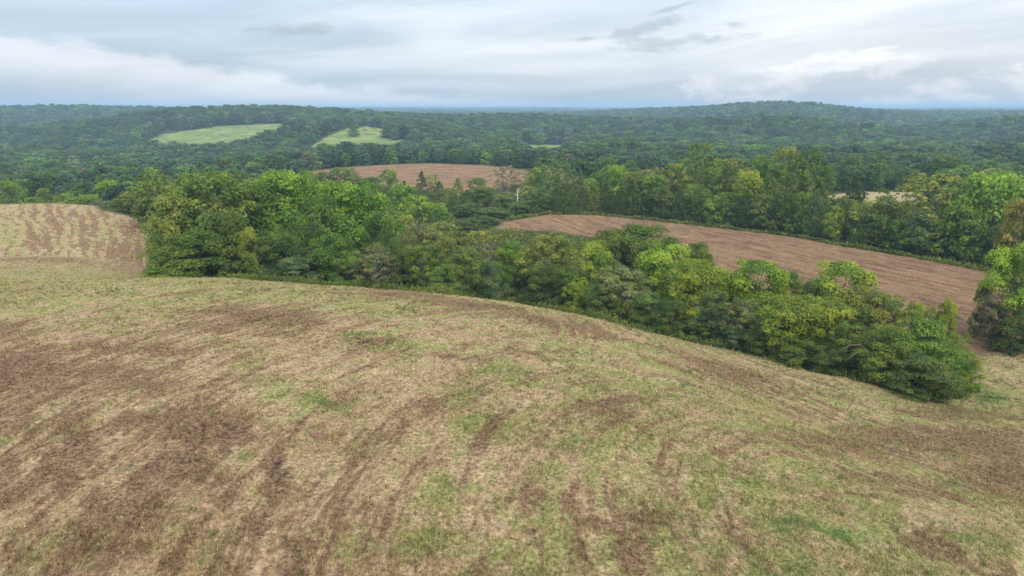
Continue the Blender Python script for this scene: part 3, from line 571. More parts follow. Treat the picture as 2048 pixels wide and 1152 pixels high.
G1 = 'trees of the nearest left grove'; G2 = 'trees of the middle hollow'; G3 = 'trees of the right-hand hedgerow'; G4 = 'trees at the right edge of the stubble field'; G5 = 'tree line behind the stubble field'; G6 = 'trees below the upper stubble field'; G7 = 'trees behind the left hill'
HAND = [
 # the grove on the left
 (430,347,106,190,'oak','moss','huge olive green tree crowning the left grove, broadest of all',G1),
 (338,392,101,100,'oak','olive','tree with yellowish outer leaves at the left grove beside the brown hill',G1),
 (515,368,113,140,'oak','green','broad green tree between the huge olive tree and bright rounded tree',G1),
 (575,345,117,150,'round','bright','bright green rounded tree at the centre top of the left grove',G1),
 (690,366,112,165,'round','bright','bright green dome-shaped tree at the right end of the left grove',G1),
 (634,392,105,100,'oak','green','darker green tree squeezed between the two bright domes of the left grove',G1),
 (762,425,106,80,'round','green','green tree stepping down at the right flank of the bright dome tree',G1),
 (392,462,94,120,'low','green','low green tree at the foot of the huge olive tree',G1),
 (330,468,94,90,'low','moss','leafy low tree at the very left foot of the grove',G1),
 (455,425,97,110,'low','moss','mossy tree with pale limbs in front of the huge olive tree',G1),
 (497,455,94,42,'tall','yellow','small yellow tree standing out before the left grove',G1),
 (545,462,94,95,'low','dark','dark low tree right of the small yellow tree',G1),
 (605,450,97,105,'low','dark','dark bushy tree under the bright rounded tree of the left grove',G1),
 (668,470,95,95,'low','green','green bushy tree beneath the bright dome of the left grove',G1),
 (705,512,91,70,'low','moss','mossy shrub-like tree left of the tree with bare pale limbs',G1),
 (745,492,92,85,'bare','brown','tree with bare pale limbs in front of the left grove',G1),
 (792,470,97,85,'low','dark','dark green tree just right of the bare pale-limbed tree',G1),
 (585,515,90,80,'low','teal','dark blue-green bush at the field edge below the left grove',G1),
 (300,364,138,84,'round','moss','rounded tree rising behind the left shoulder of the left grove',G1),
 (262,384,150,56,'round','olive','olive tree between the grove and the lime trees behind the hill',G1),
 (214,362,195,46,'round','lime','tall lime green tree standing alone behind the brown hill crest',G7),
 (180,390,188,50,'round','lime','low lime green tree left of the tall lime tree behind the hill',G7),
 (128,387,182,42,'airy','yellow','pale yellow-green sapling poking over the brown hill crest',G7),
 (205,400,176,48,'bare','brown','brown leafless brush at the right end of the hill crest',G7),
 (238,398,172,50,'low','dark','dark green bushy tree behind the right shoulder of the hill',G7),
 (60,395,178,36,'low','bright','small bright green bush on the left of the hill crest',G7),
 (12,362,200,50,'round','bright','bright green tree right behind the utility pole',G7),
 (85,378,186,44,'low','olive','olive bush just left of the pale sapling on the hill crest',G7),
 (315,540,91,58,'bush','lime','vivid lime green bush at the left foot of the grove',G1),
 # the hollow in the middle
 (832,393,160,62,'tall','yellow','yellow-green pointed tree right of the left grove',G2),
 (792,425,140,66,'round','olive','olive rounded tree close to the right side of the left grove',G2),
 (872,408,165,60,'round','bright','bright green rounded tree right of the yellow-green pointed tree',G2),
 (905,398,185,48,'cedar','cedar','dark cedar behind the hollow, left of the lower stubble field',G2),
 (940,408,182,64,'round','dark','dark rounded tree left of the tip of the stubble field',G2),
 (985,415,178,64,'low','dark','dark bushy tree at the left tip of the stubble field',G2),
 (930,440,158,70,'low','dark','dark low tree below the left tip of the stubble field',G2),
 (880,446,140,74,'round','olive','olive rounded tree in the middle of the hollow',G2),
 (835,450,118,84,'airy','grey','grey-green feathery tree in the hollow beside the left grove',G2),
 (800,505,94,66,'low','dark','dark shrub at the field edge at the left end of the hollow',G2),
 (850,490,96,84,'airy','moss','mossy feathery tree in front of the hollow',G2),
 (905,475,106,80,'airy','olive','olive feathery tree in the centre of the hollow',G2),
 (930,500,93,84,'airy','moss','dull green feathery tree at the field edge in the hollow',G2),
 (972,482,104,56,'bare','brown','reddish brown withered tree in the hollow',G2),
 (985,525,92,60,'low','teal','blue-green bush left of the bare soil gap',G2),
 (1024,486,106,64,'round','bright','bright green tree standing above the bare soil gap',G2),
 (1060,500,108,60,'round','olive','olive tree between the bright tree and the large drooping tree',G2),
 (1105,470,100,104,'airy','olive','large drooping olive tree right of the bare soil gap',G2),
 (1085,530,94,80,'low','dark','dark shrub under the large drooping olive tree',G2),
 (1047,540,103,50,'low','dark','dark shrub at the right of the bare soil gap',G2),
 (1128,535,90,66,'low','dark','dark green shrub between the drooping olive and the yellow-green tree',G2),
 (890,530,90,70,'low','moss','mossy shrub at the field edge below the olive feathery tree',G2),
 (955,462,132,60,'airy','olive','olive feathery tree at the back of the hollow',G2),
 (965,432,166,60,'low','dark','dark bushy tree between the cedar and the tip of the stubble',G2),
 (905,452,150,66,'low','dark','dark bushy tree above the centre of the hollow',G2),
 (1002,428,176,44,'round','dark','small dark tree touching the left tip of the stubble field',G2),
 (1000,500,128,44,'low','olive','low olive shrub below the weedy slope of the hollow',G2),
 # hedgerow on the right
 (1180,484,92,100,'tall','yellow','tall yellow-green tree at the left end of the right hedgerow',G3),
 (1150,565,87,40,'low','yellow','low yellow-green growth at the left foot of the right hedgerow',G3),
 (1285,453,106,128,'round','green','big green dome tree highest in the right hedgerow',G3),
 (1222,462,106,80,'round','moss','mossy tree left of the big green dome in the right hedgerow',G3),
 (1245,532,86,104,'airy','grey','grey-green feathery tree in front of the big green dome',G3),
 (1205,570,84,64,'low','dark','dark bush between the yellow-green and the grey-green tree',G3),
 (1338,493,95,120,'round','lime','lime green tree right of the big green dome',G3),
 (1398,488,100,56,'round','green','green tree peeking out behind the lime tree, against the stubble',G3),
 (1392,524,86,116,'round','yellow','yellow-green rounded tree front of the lime tree in the hedgerow',G3),
 (1300,585,81,70,'low','moss','mossy low tree at the edge right of the grey-green feathery tree',G3),
 (1345,600,78,70,'low','dark','dark low tree under the yellow-green rounded tree',G3),
 (1432,585,76,78,'airy','teal','blue-green feathery tree in the middle of the right hedgerow',G3),
 (1485,598,74,74,'airy','grey','dull grey-green tree with visible trunk right of the blue-green tree',G3),
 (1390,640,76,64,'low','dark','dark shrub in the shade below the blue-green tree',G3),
 (1520,526,86,124,'round','bright','bright green dome standing above the middle right of the hedgerow',G3),
 (1578,545,89,62,'round','green','deep green tree at the right shoulder of the bright green dome',G3),
 (1468,548,90,60,'round','olive','olive tree left of the bright green dome, against the stubble',G3),
 (1690,529,84,128,'round','yellow','flat-topped yellow-green tree standing alone above the right hedgerow',G3),
 (1632,565,82,70,'round','moss','mossy tree left below the flat-topped yellow-green tree',G3),
 (1580,598,71,120,'round','yellow','yellow leafy tree low in the hedgerow below the deep green tree',G3),
 (1655,597,72,112,'round','yellow','yellow-green tree right of the yellow leafy tree',G3),
 (1728,580,74,116,'round','olive','olive rounded tree beneath the flat-topped tree',G3),
 (1785,598,71,104,'airy','olive','soft feathery olive tree near the right end of the hedgerow',G3),
 (1705,645,67,84,'airy','moss','feathery tree with pale bent limbs at the hedgerow front',G3),
 (1828,608,73,54,'tall','yellow','yellow-green spire tree near the right end of the hedgerow',G3),
 (1890,600,72,56,'tall','yellow','yellow-green spire tree at the rightmost top of the hedgerow',G3),
 (1858,640,65,124,'layer','green','green tree with layered sprays at the right end of the hedgerow',G3),
 (1782,655,64,104,'layer','moss','layered tree left of the green layered end tree',G3),
 (1925,668,67,54,'low','olive','olive bush at the very right end of the hedgerow',G3),
 (1655,690,66,74,'low','dark','dark bush at the hedgerow foot, left of the pale bent limbs',G3),
 (1595,675,68,84,'low','moss','mossy bush at the hedgerow foot below the yellow leafy tree',G3),
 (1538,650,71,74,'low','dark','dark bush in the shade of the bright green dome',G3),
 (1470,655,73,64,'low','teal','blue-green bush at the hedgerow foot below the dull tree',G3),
 (1850,715,60,120,'layer','dark','dark layered bush forming the lower right corner of the hedgerow',G3),
 (1945,725,66,60,'bush','bright','bright green bramble bush beyond the hedgerow corner',G3),
 # right edge
 (2052,490,82,112,'round','bright','bright green tree cut by the right edge beside the stubble',G4),
 (1995,592,80,62,'airy','brown','brownish thin-leaved tree before the bright tree at the right edge',G4),
 (1975,562,84,34,'low','green','small green bush left of the bright tree at the right edge',G4),
 (2040,610,78,84,'low','dark','dark undergrowth tree below the bright tree at the right edge',G4),
]
for a in HAND: ptree(*a)
# the row along the far edge of the stubble field
EDGE = [(1012,442),(1100,428),(1200,430),(1300,440),(1420,453),(1500,463),(1600,475),(1700,494),(1800,510),(1900,528),(1990,546),(2100,566)]
ex, ey = ground([p[0] for p in EDGE], [p[1] for p in EDGE])
def edgeY(u): return float(np.interp(u, [p[0] for p in EDGE], ey))
ROW = [  # u, top, distance behind the edge, width, kind, colour, wording
 (1040,402,4,52,'low','dark','dark bushy tree at the left end of the cedar row'),(1072,385,4,46,'low','dark','dark leafy tree left of the first cedar'),
 (1095,388,9,40,'round','green','green tree above the left start of the cedar row'),(1112,378,3,38,'cedar','cedar','leftmost cedar in the row behind the stubble field'),
 (1140,372,4,36,'cedar','green','mid-green cedar, second from the left in the cedar row'),(1166,376,3,34,'cedar','cedar','narrow cedar just left of the pale feathery sapling'),
 (1160,352,14,40,'airy','grey','pale feathery sapling rising behind the cedar row'),(1190,372,3,34,'cedar','olive','yellowish green cedar in the middle of the cedar row'),
 (1212,366,4,38,'cedar','cedar','plump cedar right of the yellowish green cedar'),(1242,374,3,40,'cedar','cedar','cedar with pale branches, at the right half of the cedar row'),
 (1272,372,3,40,'cedar','green','full green cedar right of the cedar with pale branches'),(1298,382,3,38,'cedar','cedar','stout dark cedar under the brown feathery trees'),
 (1330,372,3,44,'low','dark','dark low tree right of the stout dark cedar'),(1362,380,3,44,'cedar','cedar','rightmost dark cedar before the tall olive trees'),
 (1395,376,3,46,'low','dark','dark bushy tree at the foot of the tall pale tree'),(1432,392,2,40,'low','yellow','small yellow-leaved tree before the tall olive trees'),
 (1455,385,3,50,'low','green','green bushy tree right of the small yellow-leaved tree'),(1492,380,3,52,'cedar','cedar','dark conical tree below the yellow-topped tree'),
 (1530,390,3,54,'low','dark','dark bush at the stubble edge below the tallest olive trees'),(1566,384,3,52,'low','dark','dark round bush at the middle of the stubble edge'),
 (1602,388,3,54,'low','green','green bush at the stubble edge, left of the dark bank of leaves'),(1636,380,3,52,'cedar','teal','blue-green conical tree left of the gap in the tree line'),
 (1404,288,26,58,'airy','olive','tallest pale feathery tree topping the tree line on its left'),(1440,318,20,66,'airy','moss','mossy feathery tree right of the tallest pale tree'),
 (1350,328,18,56,'airy','olive','olive feathery tree left of the tallest pale tree'),(1310,335,18,54,'airy','brown','brownish feathery tree above the stout dark cedar'),
 (1268,345,16,46,'round','olive','olive rounded tree above the full green cedar'),(1232,332,24,40,'round','lime','lime green tree behind the middle of the cedar row'),
 (1196,345,26,40,'round','green','green rounded tree left of the lime tree behind the cedars'),(1476,316,20,62,'airy','olive','olive tree above the dark conical tree'),
 (1502,343,8,54,'round','yellow','yellow-topped tree in the middle of the tree line'),(1528,312,19,62,'oak','moss','tall mossy tree right behind the yellow-topped tree'),
 (1580,296,18,58,'tall','olive','tallest olive tree on the crest of the tree line'),(1556,330,10,54,'airy','moss','mossy tree in front of the tallest olive tree'),
 (1626,300,17,66,'tall','moss','tall mossy tree right of the tallest olive tree'),(1652,330,14,48,'airy','green','green feathery tree left of the gap showing the tan field'),
 (1604,340,8,52,'airy','olive','olive tree hanging over the green bush at the stubble edge'),
 (1690,395,7,56,'round','moss','bushy tree with pale yellow side branches right of the gap'),(1712,352,13,56,'cedar','cedar','tall dark cedar standing in front of the tan field'),
 (1775,394,5,78,'oak','dark','large dark rounded tree below the tan field'),(1735,402,5,60,'low','olive','olive low tree left of the large dark rounded tree'),
 (1800,405,12,46,'airy','yellow','yellow-green thin tree before the tan field'),(1808,350,125,70,'airy','brown','brownish misty tree above the tan field'),
 (1875,346,11,142,'airy','olive','wide spreading olive tree with dark limbs near the right end'),(1932,372,11,70,'airy','moss','thin mossy tree right of the wide spreading tree'),
 (1925,412,5,70,'round','green','deep green tree beneath the thin mossy tree'),(1845,432,3,64,'low','teal','blue-green bush at the stubble edge below the spreading tree'),
 (1806,440,3,60,'low','green','green bush right below the large dark rounded tree'),(1885,440,3,66,'low','moss','mossy bush at the edge below the wide spreading tree'),
 (1952,440,3,66,'low','green','green leafy bush near the right end of the stubble edge'),(2004,350,12,124,'round','bright','big bright green tree at the right end of the tree line'),
 (2046,402,2,60,'round','gold','golden autumn tree cut by the right edge'),(2000,452,4,76,'low','dark','dark bush beneath the big bright green tree'),
 (1740,430,3,54,'cedar','dark','dark conical bush at the edge, left of the green bush'),(1672,412,3,40,'low','yellow','pale yellow leafy bush at the foot of the gap'),
]
for u, vt, back, wpx, kind, hue, txt in ROW: ptree(u, vt, edgeY(u) + back + wpx * .04, wpx, kind, hue, txt, G5)
# below the upper stubble field, and behind the tan field
MIDROW = [
 (776,340,245,40,'round','bright','bright green rounded tree overlapping the front of the upper stubble field',G6),(843,343,240,32,'cedar','cedar','dark cedar overlapping the upper stubble field',G6),
 (866,348,240,26,'airy','yellow','thin yellow-green tree right of the cedar below the upper field',G6),(878,362,232,26,'cedar','cedar','small pointed cedar right of the thin yellow-green tree',G6),
 (915,357,232,28,'cedar','green','green cedar in the middle below the upper stubble field',G6),(955,355,236,40,'round','green','green rounded tree right of the green cedar below the upper field',G6),
 (742,355,250,36,'round','dark','dark tree left of the bright rounded tree below the upper field',G6),(710,352,255,40,'round','green','green tree at the left below the upper stubble field',G6),
 (680,335,262,50,'oak','green','broad green tree covering the left of the upper stubble field',G6),(645,345,258,46,'round','dark','dark rounded tree left of the broad green tree',G6),
 (808,362,230,30,'cedar','cedar','cedar between the bright rounded tree and the dark cedar',G6),(830,378,215,34,'round','dark','dark tree below the cedars of the upper field',G6),
 (758,378,222,38,'low','dark','dark low tree left of the small brown patch',G6),(790,390,212,36,'cedar','cedar','cedar standing right above the small brown patch',G6),
 (860,382,208,40,'cedar','green','green cedar row member above the yellow pointed tree',G6),(900,375,210,36,'round','olive','olive tree below the green cedar of the upper field',G6),
 (935,380,205,40,'cedar','cedar','dark cedar below the green rounded tree',G6),(968,375,205,44,'round','dark','dark rounded tree left of the white snag',G6),
 (1008,330,222,56,'bare','brown','half-bare brown tree before the right end of the upper field',G6),(1048,342,222,46,'bare','olive','half-bare olive tree right of the half-bare brown tree',G6),
 (1086,332,218,56,'round','green','deep green rounded tree right of the half-bare trees',G6),(1120,345,225,46,'airy','grey','grey feathery tree right of the deep green rounded tree',G6),
 (1010,385,196,50,'low','moss','mossy low tree beneath the white snag',G6),(1055,372,200,46,'low','olive','olive low tree right of the white snag',G6),
 (1712,312,262,36,'round','dark','dark rounded tree behind the tan field, leftmost of three',G5),(1765,310,265,42,'round','dark','dark leaning tree behind the tan field, middle of three',G5),
 (1890,311,262,62,'oak','dark','dark broad dome tree behind the tan field, rightmost of three',G5),
 (1728,330,258,26,'airy','teal','small blue-green tree between the dark trees behind the tan field',G5),(1795,336,255,40,'low','teal','blue-green low tree right of the dark leaning tree',G5),
 (1835,340,255,44,'low','teal','blue-green low tree left of the dark broad dome',G5),(1755,338,252,36,'low','green','green low tree under the dark leaning tree',G5),
 (1990,338,230,70,'round','olive','olive rounded tree behind the big bright green tree',G5),(1940,330,250,56,'round','dark','dark tree right of the broad dome behind the tan field',G5),
]
for a in MIDROW: ptree(*a)
N_HAND = len(TREES)

# ------------------------------------------------------------------ the woods around: nearest ones singly, the rest as one mass
rs = RS(21)
def scatter(r0, r1, spacing, half=.80):
    """dart-throwing on a log-polar patch: spacing grows with distance"""
    pts = []; cell = {}
    area = half * (r1 * r1 - r0 * r0); n = int(area / spacing ** 2 * 2.2)
    r = np.sqrt(rs.uniform(r0 * r0, r1 * r1, n)); t = rs.uniform(-half, half, n)
    x = r * np.sin(t); y = r * np.cos(t); ok = ~open_ground(x, y)
    for a, b in zip(x[ok], y[ok]):
        k = (int(a // spacing), int(b // spacing)); bad = False
        for i in (-1, 0, 1):
            for j in (-1, 0, 1):
                for q in cell.get((k[0] + i, k[1] + j), ()):
                    if (q[0] - a) ** 2 + (q[1] - b) ** 2 < (spacing * .72) ** 2: bad = True; break
                if bad: break
            if bad: break
        if not bad: cell.setdefault(k, []).append((a, b)); pts.append((a, b))
    return np.array(pts)
T_ = np.array(TREES)
edge_far = None
W1 = scatter(128, 470, 6.4)
dd = np.sqrt(((W1[:, None] - T_[None, :, :2]) ** 2).sum(-1)); W1 = W1[(dd > T_[None, :, 2] * .75 + 1.6).all(1)]
# keep the crowns of the wood off the open ground and out of the hill's view
def clear_of_fields(x, y, m):
    o = np.zeros(len(x), bool)
    for a in np.arange(8) * PI / 4: o |= open_ground(x + m * np.cos(a), y + m * np.sin(a))
    return ~o
W1 = W1[clear_of_fields(W1[:, 0], W1[:, 1], 2.6)]
z1 = height(W1[:, 0], W1[:, 1]); u1, v1 = project(W1[:, 0], W1[:, 1], z1)
hid = (W1[:, 1] < 150) & ((u1 > 880) & (u1 < 1260))         # the weedy slope stays free of trees
hid |= (u1 > 700) & (u1 < 830) & (W1[:, 1] > 185) & (W1[:, 1] < 200)
hid |= (u1 < 300) & (W1[:, 1] < 172)
W1, u1, v1, z1 = W1[~hid], u1[~hid], v1[~hid], z1[~hid]
r1_ = np.hypot(W1[:, 0], W1[:, 1]); blk = np.zeros(len(W1), bool)
for hq in (3.5, 6.0, 8.5):
    for du in (-2.5, 0, 2.5):
        uu, vv = project(W1[:, 0] + du, W1[:, 1], z1 + hq); hx, hy = ground(np.clip(uu, -200, 2250), np.clip(vv, 225, 1100), 150)
        blk |= open_ground(hx, hy) & (np.hypot(hx, hy) > r1_ + 4) & (np.hypot(hx, hy) < 420)
blk &= rs.rand(len(W1)) < .97
W1, u1, v1, z1 = W1[~blk], u1[~blk], v1[~blk], z1[~blk]
in_fr = (u1 > -20) & (u1 < 2068); order = np.argsort(np.hypot(W1[:, 0], W1[:, 1]))
def look(x, y, u):
    """which kind of tree grows here"""
    p = vnoise(x / 45, y / 45, 61) * .6 + rs.rand() * .4
    if u < 560: 
        opt = [('airy', 'brown'), ('bare', 'brown'), ('airy', 'grey'), ('round', 'dark'), ('airy', 'brown'), ('cedar', 'cedar'), ('round', 'olive'), ('low', 'green'), ('airy', 'moss'), ('round', 'teal')]
    elif u < 1250:
        opt = [('cedar', 'cedar'), ('round', 'green'), ('airy', 'olive'), ('low', 'dark'), ('round', 'olive'), ('cedar', 'dark'), ('oak', 'moss'), ('airy', 'grey'), ('round', 'bright'), ('low', 'teal')]
    else:
        opt = [('oak', 'moss'), ('round', 'green'), ('round', 'dark'), ('airy', 'olive'), ('round', 'teal'), ('low', 'green'), ('airy', 'grey'), ('oak', 'dark'), ('round', 'olive'), ('cedar', 'cedar')]
    return opt[int((p * 3.7 + rs.rand() * .4) * 10) % 10] if rs.rand() < .75 else opt[rs.randint(10)]
ZONES = [((-30, 160), (120, 300), 'behind the utility pole'), ((160, 330), (120, 300), 'past the lime trees'), ((330, 600), (120, 300), 'behind the left grove'),
         ((600, 750), (120, 300), 'between left grove and upper stubble'), ((750, 900), (120, 300), 'just below the upper stubble field'), ((900, 1150), (120, 300), 'left of the cedar row'), ((1150, 1400), (120, 300), 'behind the cedar row'),
         ((1400, 1680), (120, 300), 'behind the tall olive trees'), ((1680, 2070), (120, 300), 'around the tan field'), ((-30, 300), (300, 480), 'in the grey woods far left'), ((300, 620), (300, 480), 'below the left pasture'),
         ((620, 860), (300, 480), 'behind the upper stubble, left half'), ((860, 1100), (300, 480), 'behind the upper stubble, right half'), ((1100, 1450), (300, 480), 'below the wooded right hill'), ((1450, 2070), (300, 480), 'at the foot of the right hill woods')]
BUDGET = 298 - N_HAND
picked, rest = [], []
for i in order:
    if in_fr[i] and len(picked) < BUDGET: picked.append(i)
    else: rest.append(i)
auto = {}
for i in picked:
    x, y = W1[i]; k, h = look(x, y, u1[i]); r_ = math.hypot(x, y)
    zn = next((s for (a, b), (c, d), s in ZONES if a <= u1[i] < b and c <= r_ < d), 'in the woods'); auto.setdefault((zn, k, h), []).append((u1[i], x, y))
ORD = ['leftmost', 'second from left', 'third from left', 'fourth from left', 'fifth from left', 'sixth from left', 'seventh from left', 'eighth from left', 'ninth from left', 'tenth from left', 'eleventh from left', 'twelfth from left', 'thirteenth from left', 'fourteenth from left', 'fifteenth from left', 'sixteenth from left', 'seventeenth from left', 'eighteenth from left', 'nineteenth from left', 'twentieth from left', 'twenty-first from left', 'twenty-second from left', 'twenty-third from left', 'twenty-fourth from left', 'twenty-fifth from left', 'twenty-sixth from left', 'twenty-seventh from left', 'twenty-eighth from left', 'twenty-ninth from left', 'thirtieth from left']
for (zn, k, h), L in auto.items():
    L.sort()
    for q, (u, x, y) in enumerate(L):
        base = f'{WORD[h]} {SHAPE[k]} {"cedar" if k == "cedar" else "tree"} {zn}'
        lab_ = base if len(L) == 1 else f'{base}, ' + ('rightmost' if q == len(L) - 1 and q > 0 else ORD[min(q, 29)])
        hh = rt.uniform(6.5, 10.5) * (.85 if k in ('low', 'cedar') else 1); ww = hh * {'cedar': .52, 'tall': .6, 'oak': 1.0, 'low': 1.0}.get(k, .82) * rt.uniform(.85, 1.15)
        tree(x, y, ww, hh, k, h, lab_, 'trees standing ' + zn)

# the wood as a mass
FAR = []; far_col = bpy.data.collections.new('forest_tree_shapes')
def far_tree(seed, kind, nl, leaf):
    V, Q, r, c, C = crown(seed, kind, nl, leaf); tv, tf = limbs(seed, kind, C[:8], 0)
    Vv = np.concatenate([V, tv]); Qq = np.concatenate([Q, tf + len(V)])
    me = mesh_np('forest_tree', Vv, Qq, [M_FAR, M_BARK], {'rnd': ('FACE', np.append(r, np.zeros(len(tf)))), 'crnd': ('FACE', np.append(c, np.zeros(len(tf))))}, midx=np.append(np.zeros(len(Q)), np.ones(len(tf))))
    o = bpy.data.objects.new(f'forest_tree_{len(FAR):02d}', me); far_col.objects.link(o); FAR.append(o)
for k, kd in enumerate(['oak', 'round', 'round', 'airy', 'oak', 'low', 'cedar', 'tall']): far_tree(3000 + k * 7, kd, 1500, .085)
for k, kd in enumerate(['oak', 'round', 'round', 'oak', 'low', 'round']): far_tree(4000 + k * 7, kd, 420, .15)
pts = [W1[rest]]; scl = [rs.uniform(6.5, 10.5, len(rest))]; idx = [rs.randint(0, 8, len(rest))]
for r0, r1, sp, sz in [(470, 760, 8.0, 12.5), (760, 1250, 10.0, 13.5), (1250, 2100, 13.5, 16), (2100, 4000, 25, 19), (4000, 9000, 60, 30)]:
    p = scatter(r0, r1, sp, .74); cl_ok = clear_of_fields(p[:, 0], p[:, 1], 4); p = p[cl_ok]
    up_ = project(p[:, 0], p[:, 1], height(p[:, 0], p[:, 1]))[0]; p = p[~((up_ > 1050) & (up_ < 1135) & (np.hypot(p[:, 0], p[:, 1]) < 680))]
    pts.append(p); scl.append(sz * rs.uniform(.72, 1.15, len(p))); idx.append(rs.randint(0, 8, len(p)) if r1 < 1300 else rs.randint(8, 14, len(p)))
pts = np.concatenate(pts); scl = np.concatenate(scl); idx = np.concatenate(idx)
pz = height(pts[:, 0], pts[:, 1]) - .3
pr_ = np.hypot(pts[:, 0], pts[:, 1])
wide = np.where(pr_ < 470, rs.uniform(.75, 1.05, len(pts)), rs.uniform(.85, 1.2, len(pts)) * np.where(pr_ > 2000, 1.35, 1.0))
flat_s = np.where(pr_ > 2000, .62, 1.0)
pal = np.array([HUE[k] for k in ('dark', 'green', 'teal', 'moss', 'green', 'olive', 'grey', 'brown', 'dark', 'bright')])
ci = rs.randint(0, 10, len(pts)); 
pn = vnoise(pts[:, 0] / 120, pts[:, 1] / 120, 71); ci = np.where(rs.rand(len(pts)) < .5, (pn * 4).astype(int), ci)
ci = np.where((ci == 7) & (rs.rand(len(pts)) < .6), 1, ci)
pal = pal * np.array([.70, .80, 1.22]); tint = pal[ci] * rs.uniform(.55, 1.45, (len(pts), 1))  # blue shift puts some of the distance haze into the leaf colour
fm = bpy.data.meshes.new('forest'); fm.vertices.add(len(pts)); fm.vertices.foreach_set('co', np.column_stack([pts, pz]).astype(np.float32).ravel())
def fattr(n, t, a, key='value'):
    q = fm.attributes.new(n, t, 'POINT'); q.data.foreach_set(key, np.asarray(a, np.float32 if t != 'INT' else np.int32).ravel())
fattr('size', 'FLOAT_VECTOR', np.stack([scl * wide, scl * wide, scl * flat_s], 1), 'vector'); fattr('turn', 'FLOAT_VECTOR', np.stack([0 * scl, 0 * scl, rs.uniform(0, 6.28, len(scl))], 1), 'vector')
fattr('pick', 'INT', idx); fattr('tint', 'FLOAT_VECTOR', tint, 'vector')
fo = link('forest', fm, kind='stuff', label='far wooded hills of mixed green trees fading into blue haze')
ng = bpy.data.node_groups.new('forest_instances', 'GeometryNodeTree')
ng.interface.new_socket('Geometry', in_out='INPUT', socket_type='NodeSocketGeometry'); ng.interface.new_socket('Geometry', in_out='OUTPUT', socket_type='NodeSocketGeometry')
gi = ng.nodes.new('NodeGroupInput'); go = ng.nodes.new('NodeGroupOutput'); ip = ng.nodes.new('GeometryNodeInstanceOnPoints'); cinf = ng.nodes.new('GeometryNodeCollectionInfo')
cinf.inputs['Collection'].default_value = far_col; cinf.inputs['Separate Children'].default_value = True; cinf.inputs['Reset Children'].default_value = True
def na(n, t):
    a = ng.nodes.new('GeometryNodeInputNamedAttribute'); a.data_type = t; a.inputs['Name'].default_value = n; return a.outputs[0]
e2r = ng.nodes.new('FunctionNodeEulerToRotation')
ng.links.new(gi.outputs[0], ip.inputs['Points']); ng.links.new(cinf.outputs[0], ip.inputs['Instance']); ip.inputs['Pick Instance'].default_value = True
ng.links.new(na('pick', 'INT'), ip.inputs['Instance Index']); ng.links.new(na('turn', 'FLOAT_VECTOR'), e2r.inputs[0]); ng.links.new(e2r.outputs[0], ip.inputs['Rotation']); ng.links.new(na('size', 'FLOAT_VECTOR'), ip.inputs['Scale'])
ng.links.new(ip.outputs[0], go.inputs[0])
md = fo.modifiers.new('forest', 'NODES'); md.node_group = ng
print('forest trees', len(pts), 'single trees', len(TREES))

# ------------------------------------------------------------------ undergrowth along the field edges and on the weedy slope
def growth(xs, ys, hgt, n, leaf, rs, up=.5):
    k = rs.randint(0, len(xs), n); x = xs[k]; y = ys[k]; hh = hgt[k]
    z = height(x, y) + hh * rs.uniform(0, 1, n) ** .8
    pos = np.stack([x, y, z], 1); nrm = rs.normal(size=(n, 3)) * .7 + np.array([0, 0, up]); nrm /= np.linalg.norm(nrm, axis=1)[:, None]
    t = np.cross(nrm, rs.normal(size=(n, 3))); t += np.array([0, 0, .5]); t /= np.linalg.norm(t, axis=1)[:, None]; b = np.cross(nrm, t)
    L = leaf * rs.uniform(.6, 1.5, n) * np.clip(y / 80, .8, 1.8); W = L * rs.uniform(.25, .6, n)
    V = np.stack([pos - t * L[:, None] * .5, pos - b * W[:, None] * .5, pos + t * L[:, None] * .5, pos + b * W[:, None] * .5], 1).reshape(-1, 3)
    return V, np.arange(4 * n).reshape(-1, 4), x, y
rs = RS(77)
def along(pts_, n, spread, off):
    x, y = ground([p[0] for p in pts_], [p[1] for p in pts_]); d = np.append(0, np.cumsum(np.hypot(np.diff(x), np.diff(y)))); s = rs.uniform(0, d[-1], n)
    X = np.interp(s, d, x); Y = np.interp(s, d, y); nrm = np.stack([np.interp(s, d, np.gradient(-y)), np.interp(s, d, np.gradient(x))], 1); nrm /= np.linalg.norm(nrm, axis=1)[:, None] + 1e-9
    k = np.abs(rs.normal(size=n)) * spread + off; sg = np.where(nrm[:, 1] < 0, -1, 1); return X + nrm[:, 0] * k * sg, Y + nrm[:, 1] * k * sg
edges = [([(290,548),(380,556),(500,560),(600,567),(700,573),(800,581),(900,591),(985,600),(1060,612),(1130,625),(1225,646),(1372,682),(1500,710),(1625,743),(1743,770),(1890,805),(1940,800),(1960,780)], 5200, 1.3, .3, .85, 42000, .22, 0),
         (EDGE, 3000, .9, -.8, .8, 16000, .28, 1)]
V_, Q_, R_, T3 = [], [], [], []; base = 0
for pl, ns, spread, off, hg, nl, leaf, kind_ in edges:
    xs, ys = along(pl, ns, spread, off); V, Q, x, y = growth(xs, ys, hg * rs.uniform(.2, 1.0, ns) * (.4 + 1.3 * vnoise(xs / 3.0, ys / 3.0, 8)), nl, leaf, rs)
    V_.append(V); Q_.append(Q + base); base += len(V); R_.append(rs.rand(nl)); T3.append(vnoise(x / 2.5, y / 2.5, 5))
